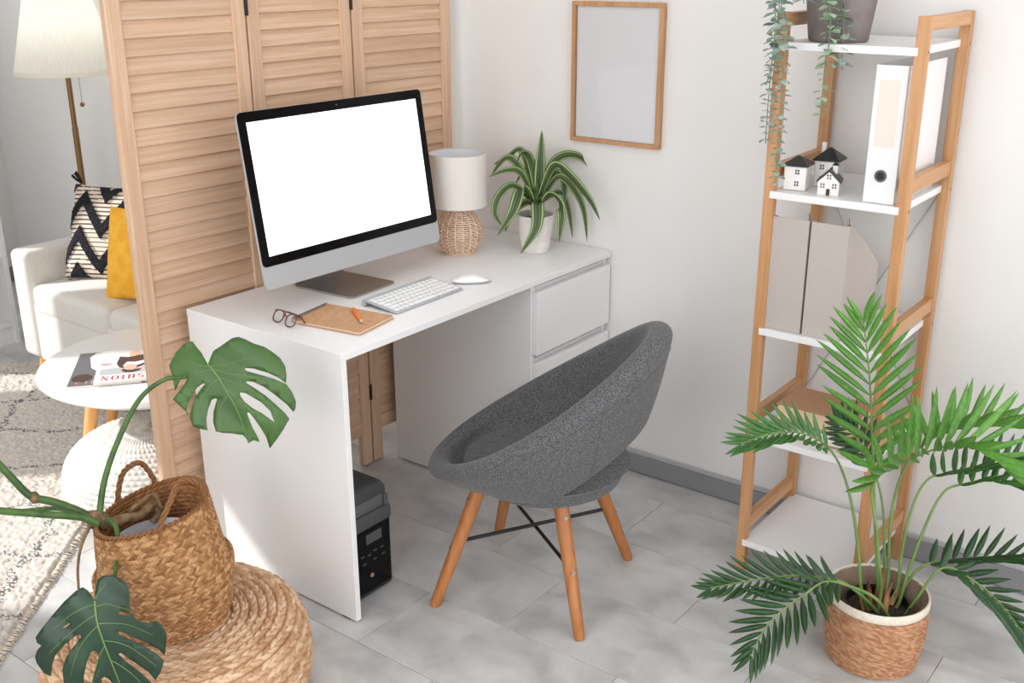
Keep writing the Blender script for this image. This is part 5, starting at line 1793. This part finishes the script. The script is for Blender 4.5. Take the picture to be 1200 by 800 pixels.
def pillow(name, label, loc, rot, w, h, t, mat, n=90, deco=None):
    r = thing(name, label, 'cushion', loc)
    r.rotation_euler = rot
    X, Y, PX, PY, ht = pillow_grid(w, h, t, n)
    rs = np.random.RandomState(3)
    attr = np.zeros_like(X)
    front = ht.copy()
    if deco is not None:
        add, attr = deco(X, Y, PX, PY)
        front = ht + add * np.clip(ht / .012, 0, 1)
    else:
        wr = .004 * np.sin(PX * 38 + PY * 22) * np.sin(PY * 31) + .003 * np.sin(PX * 70 - PY * 50)
        front = ht + wr * np.clip(ht / .02, 0, 1)
    F = grid_faces(n, n, False)
    V1 = np.stack([PX, PY, front], -1).reshape(-1, 3)
    V2 = np.stack([PX, PY, -ht], -1).reshape(-1, 3)
    V = np.r_[V1, V2]; FF = np.r_[F, F[:, ::-1] + n * n]
    np_mesh('cover', V, FF, mat, r, 180, np.r_[attr.ravel(), attr.ravel() * 0])
    return r

def zigzag(X, Y, PX, PY):
    n = X.shape[0]
    rs = np.random.RandomState(12)
    tri = np.abs(((X * 1.05 + .18) % 1) - .5) * 2
    z = (Y * 1.30 + tri * .95 + .30) % 1.0
    on = (z < .42)
    add = np.where(on, .008 + .007 * rs.rand(n, n), .0016 * (np.sin(PY * 360) > 0))
    stripe = (np.sin(PY * 2 * PI / .0175) > .35)
    attr = np.where(on, 1.0, np.where(stripe, .6, .0))
    return add, attr
n_ = N('zigzag_wool')
_at = n_.n('ShaderNodeAttribute', attribute_name='cell')
_rp = n_.ramp(_at.outputs['Fac'], [(0.0, srgb(226, 212, 196)), (.35, srgb(226, 212, 196)), (.55, srgb(92, 80, 74)), (.75, srgb(70, 62, 60)), (.95, srgb(32, 33, 40))])
n_.l(_rp.outputs[0], n_.b.inputs['Base Color']); n_.b.inputs['Roughness'].default_value = 1.0
zz = pillow('zigzag_cushion', 'black and cream zigzag cushion with tassels on the sofa', (0.715, 2.000, 0.606), (math.radians(66), 0, math.radians(-66)), .45, .385, .13, n_.m, 150, zigzag)
for sx, sy in ((-1, -1), (1, -1), (-1, 1), (1, 1)):
    t = MB()
    rnd = random.Random(5 + sx + 3 * sy)
    for k in range(26):
        a = rnd.uniform(0, 2 * PI)
        b0 = Vector((sx * .195, sy * .195, 0))
        b1 = b0 + Vector((sx * .035 + .014 * math.cos(a), sy * .035 + .014 * math.sin(a), .010 * math.sin(a * 2)))
        t.tube([b0, b0.lerp(b1, .5) + Vector((.003 * math.cos(a), .003 * math.sin(a), 0)), b1], .0022, 4)
    o = t.build('tassel', MAT['tassel'], zz, 180)
pillow('yellow_cushion', 'plain yellow cushion in front of the zigzag cushion on the sofa', (0.600, 1.660, 0.592), (math.radians(76), 0, math.radians(-74)), .36, .35, .12, MAT['yellow'], 70)

MAT['bulb'] = plain('added_bulb_glow', (1, .97, .92, 1), 0.4, 0, (1, .98, .95, 1), 1.5)  # glow added for the floor lamp, to brighten its shade
def floor_lamp():
    d = bpy.data.lights.new('shade_fill_light', 'POINT')  # point light added inside the lamp to brighten the pleated shade
    d.energy = 0.9; d.shadow_soft_size = .06; d.color = (1.0, .985, .965)
    o = bpy.data.objects.new('shade_fill_light', d); COL.objects.link(o); o.location = (1.0, 2.70, 1.38)
    c = Vector((1.00, 2.70, 0))
    r = thing('floor_lamp', 'brass floor lamp with ivory pleated shade behind the sofa arm', 'lamp', tuple(c))
    MB().lathe([(0, .001), (.13, .001), (.135, .006), (.13, .014), (.03, .024), (.012, .04), (0, .04)], 40).build('foot', MAT['brass'], r, 40)
    MB().cyl((0, 0, .03), (0, 0, .62), .0115, None, 16).build('lower_pole', MAT['brass'], r, 40)
    MB().cyl((0, 0, .60), (0, 0, .93), .0135, None, 16).build('middle_pole', MAT['brass'], r, 40)
    MB().cyl((0, 0, .92), (0, 0, 1.30), .0115, None, 16).build('upper_pole', MAT['brass'], r, 40)
    npl = 110
    def sh(u, v):
        a = u * 2 * PI
        R = .213 - .088 * v
        k = 1 + .011 * math.cos(a * npl)
        return Vector((R * k * math.cos(a), R * k * math.sin(a), 1.178 + .36 * v))
    MB().grid(sh, npl * 4, 6, True).build('pleated_shade', MAT['pleat'], r, 180)
    MB().lathe([(0, 1.22), (.018, 1.225), (.030, 1.25), (.032, 1.27), (.018, 1.30), (0, 1.305)], 20).build('bulb', MAT['bulb'], r, 60)  # added glowing bulb, unseen inside the shade
    MB().lathe([(.2125, 1.166), (.2155, 1.166), (.2150, 1.184), (.2120, 1.184)], 72, (0, 0, 0), True).build('shade_hem', MAT['pleat'], r, 40)
    b = MB()
    q = Vector((.030, -.035, 1.25))
    b.tube([q, q + Vector((0, 0, -.21))], .0012, 6)
    ch = b.build('pull_chain', MAT['brass'], r, 180)
    k = MB(); k.grid(lambda u, v: q + Vector((0, 0, -.22)) + Vector((math.sin(PI * v) * math.cos(2 * PI * u), math.sin(PI * v) * math.sin(2 * PI * u), math.cos(PI * v))) * .0105, 14, 9, True)
    k.build('pull_knob', MAT['sheath'], ch, 180)
floor_lamp()

def bookcase():
    r = thing('white_bookcase', 'white open bookcase at the far left edge of the picture', 'bookcase', (0.44, 2.78, 0))
    W, D, H = .40, .30, 1.95
    for x in (-W / 2, W / 2 - .02):
        MB().span((x, 0, 0), (x + .02, D, H), .001, 1).build('side_panel', MAT['white'], r, 0)
    MB().span((-W / 2 + .02, D - .008, .0), (W / 2 - .02, D, H)).build('back_panel', MAT['white'], r, 0)
    for z in (.08, .40, .74, 1.08, 1.42, 1.93):
        MB().span((-W / 2 + .02, .002, z), (W / 2 - .02, D - .008, z + .018), .001, 1).build('shelf', MAT['white'], r, 0)
    MB().span((-W / 2 + .02, .012, 0), (W / 2 - .02, .03, .08)).build('plinth', MAT['white'], r, 0)
bookcase()
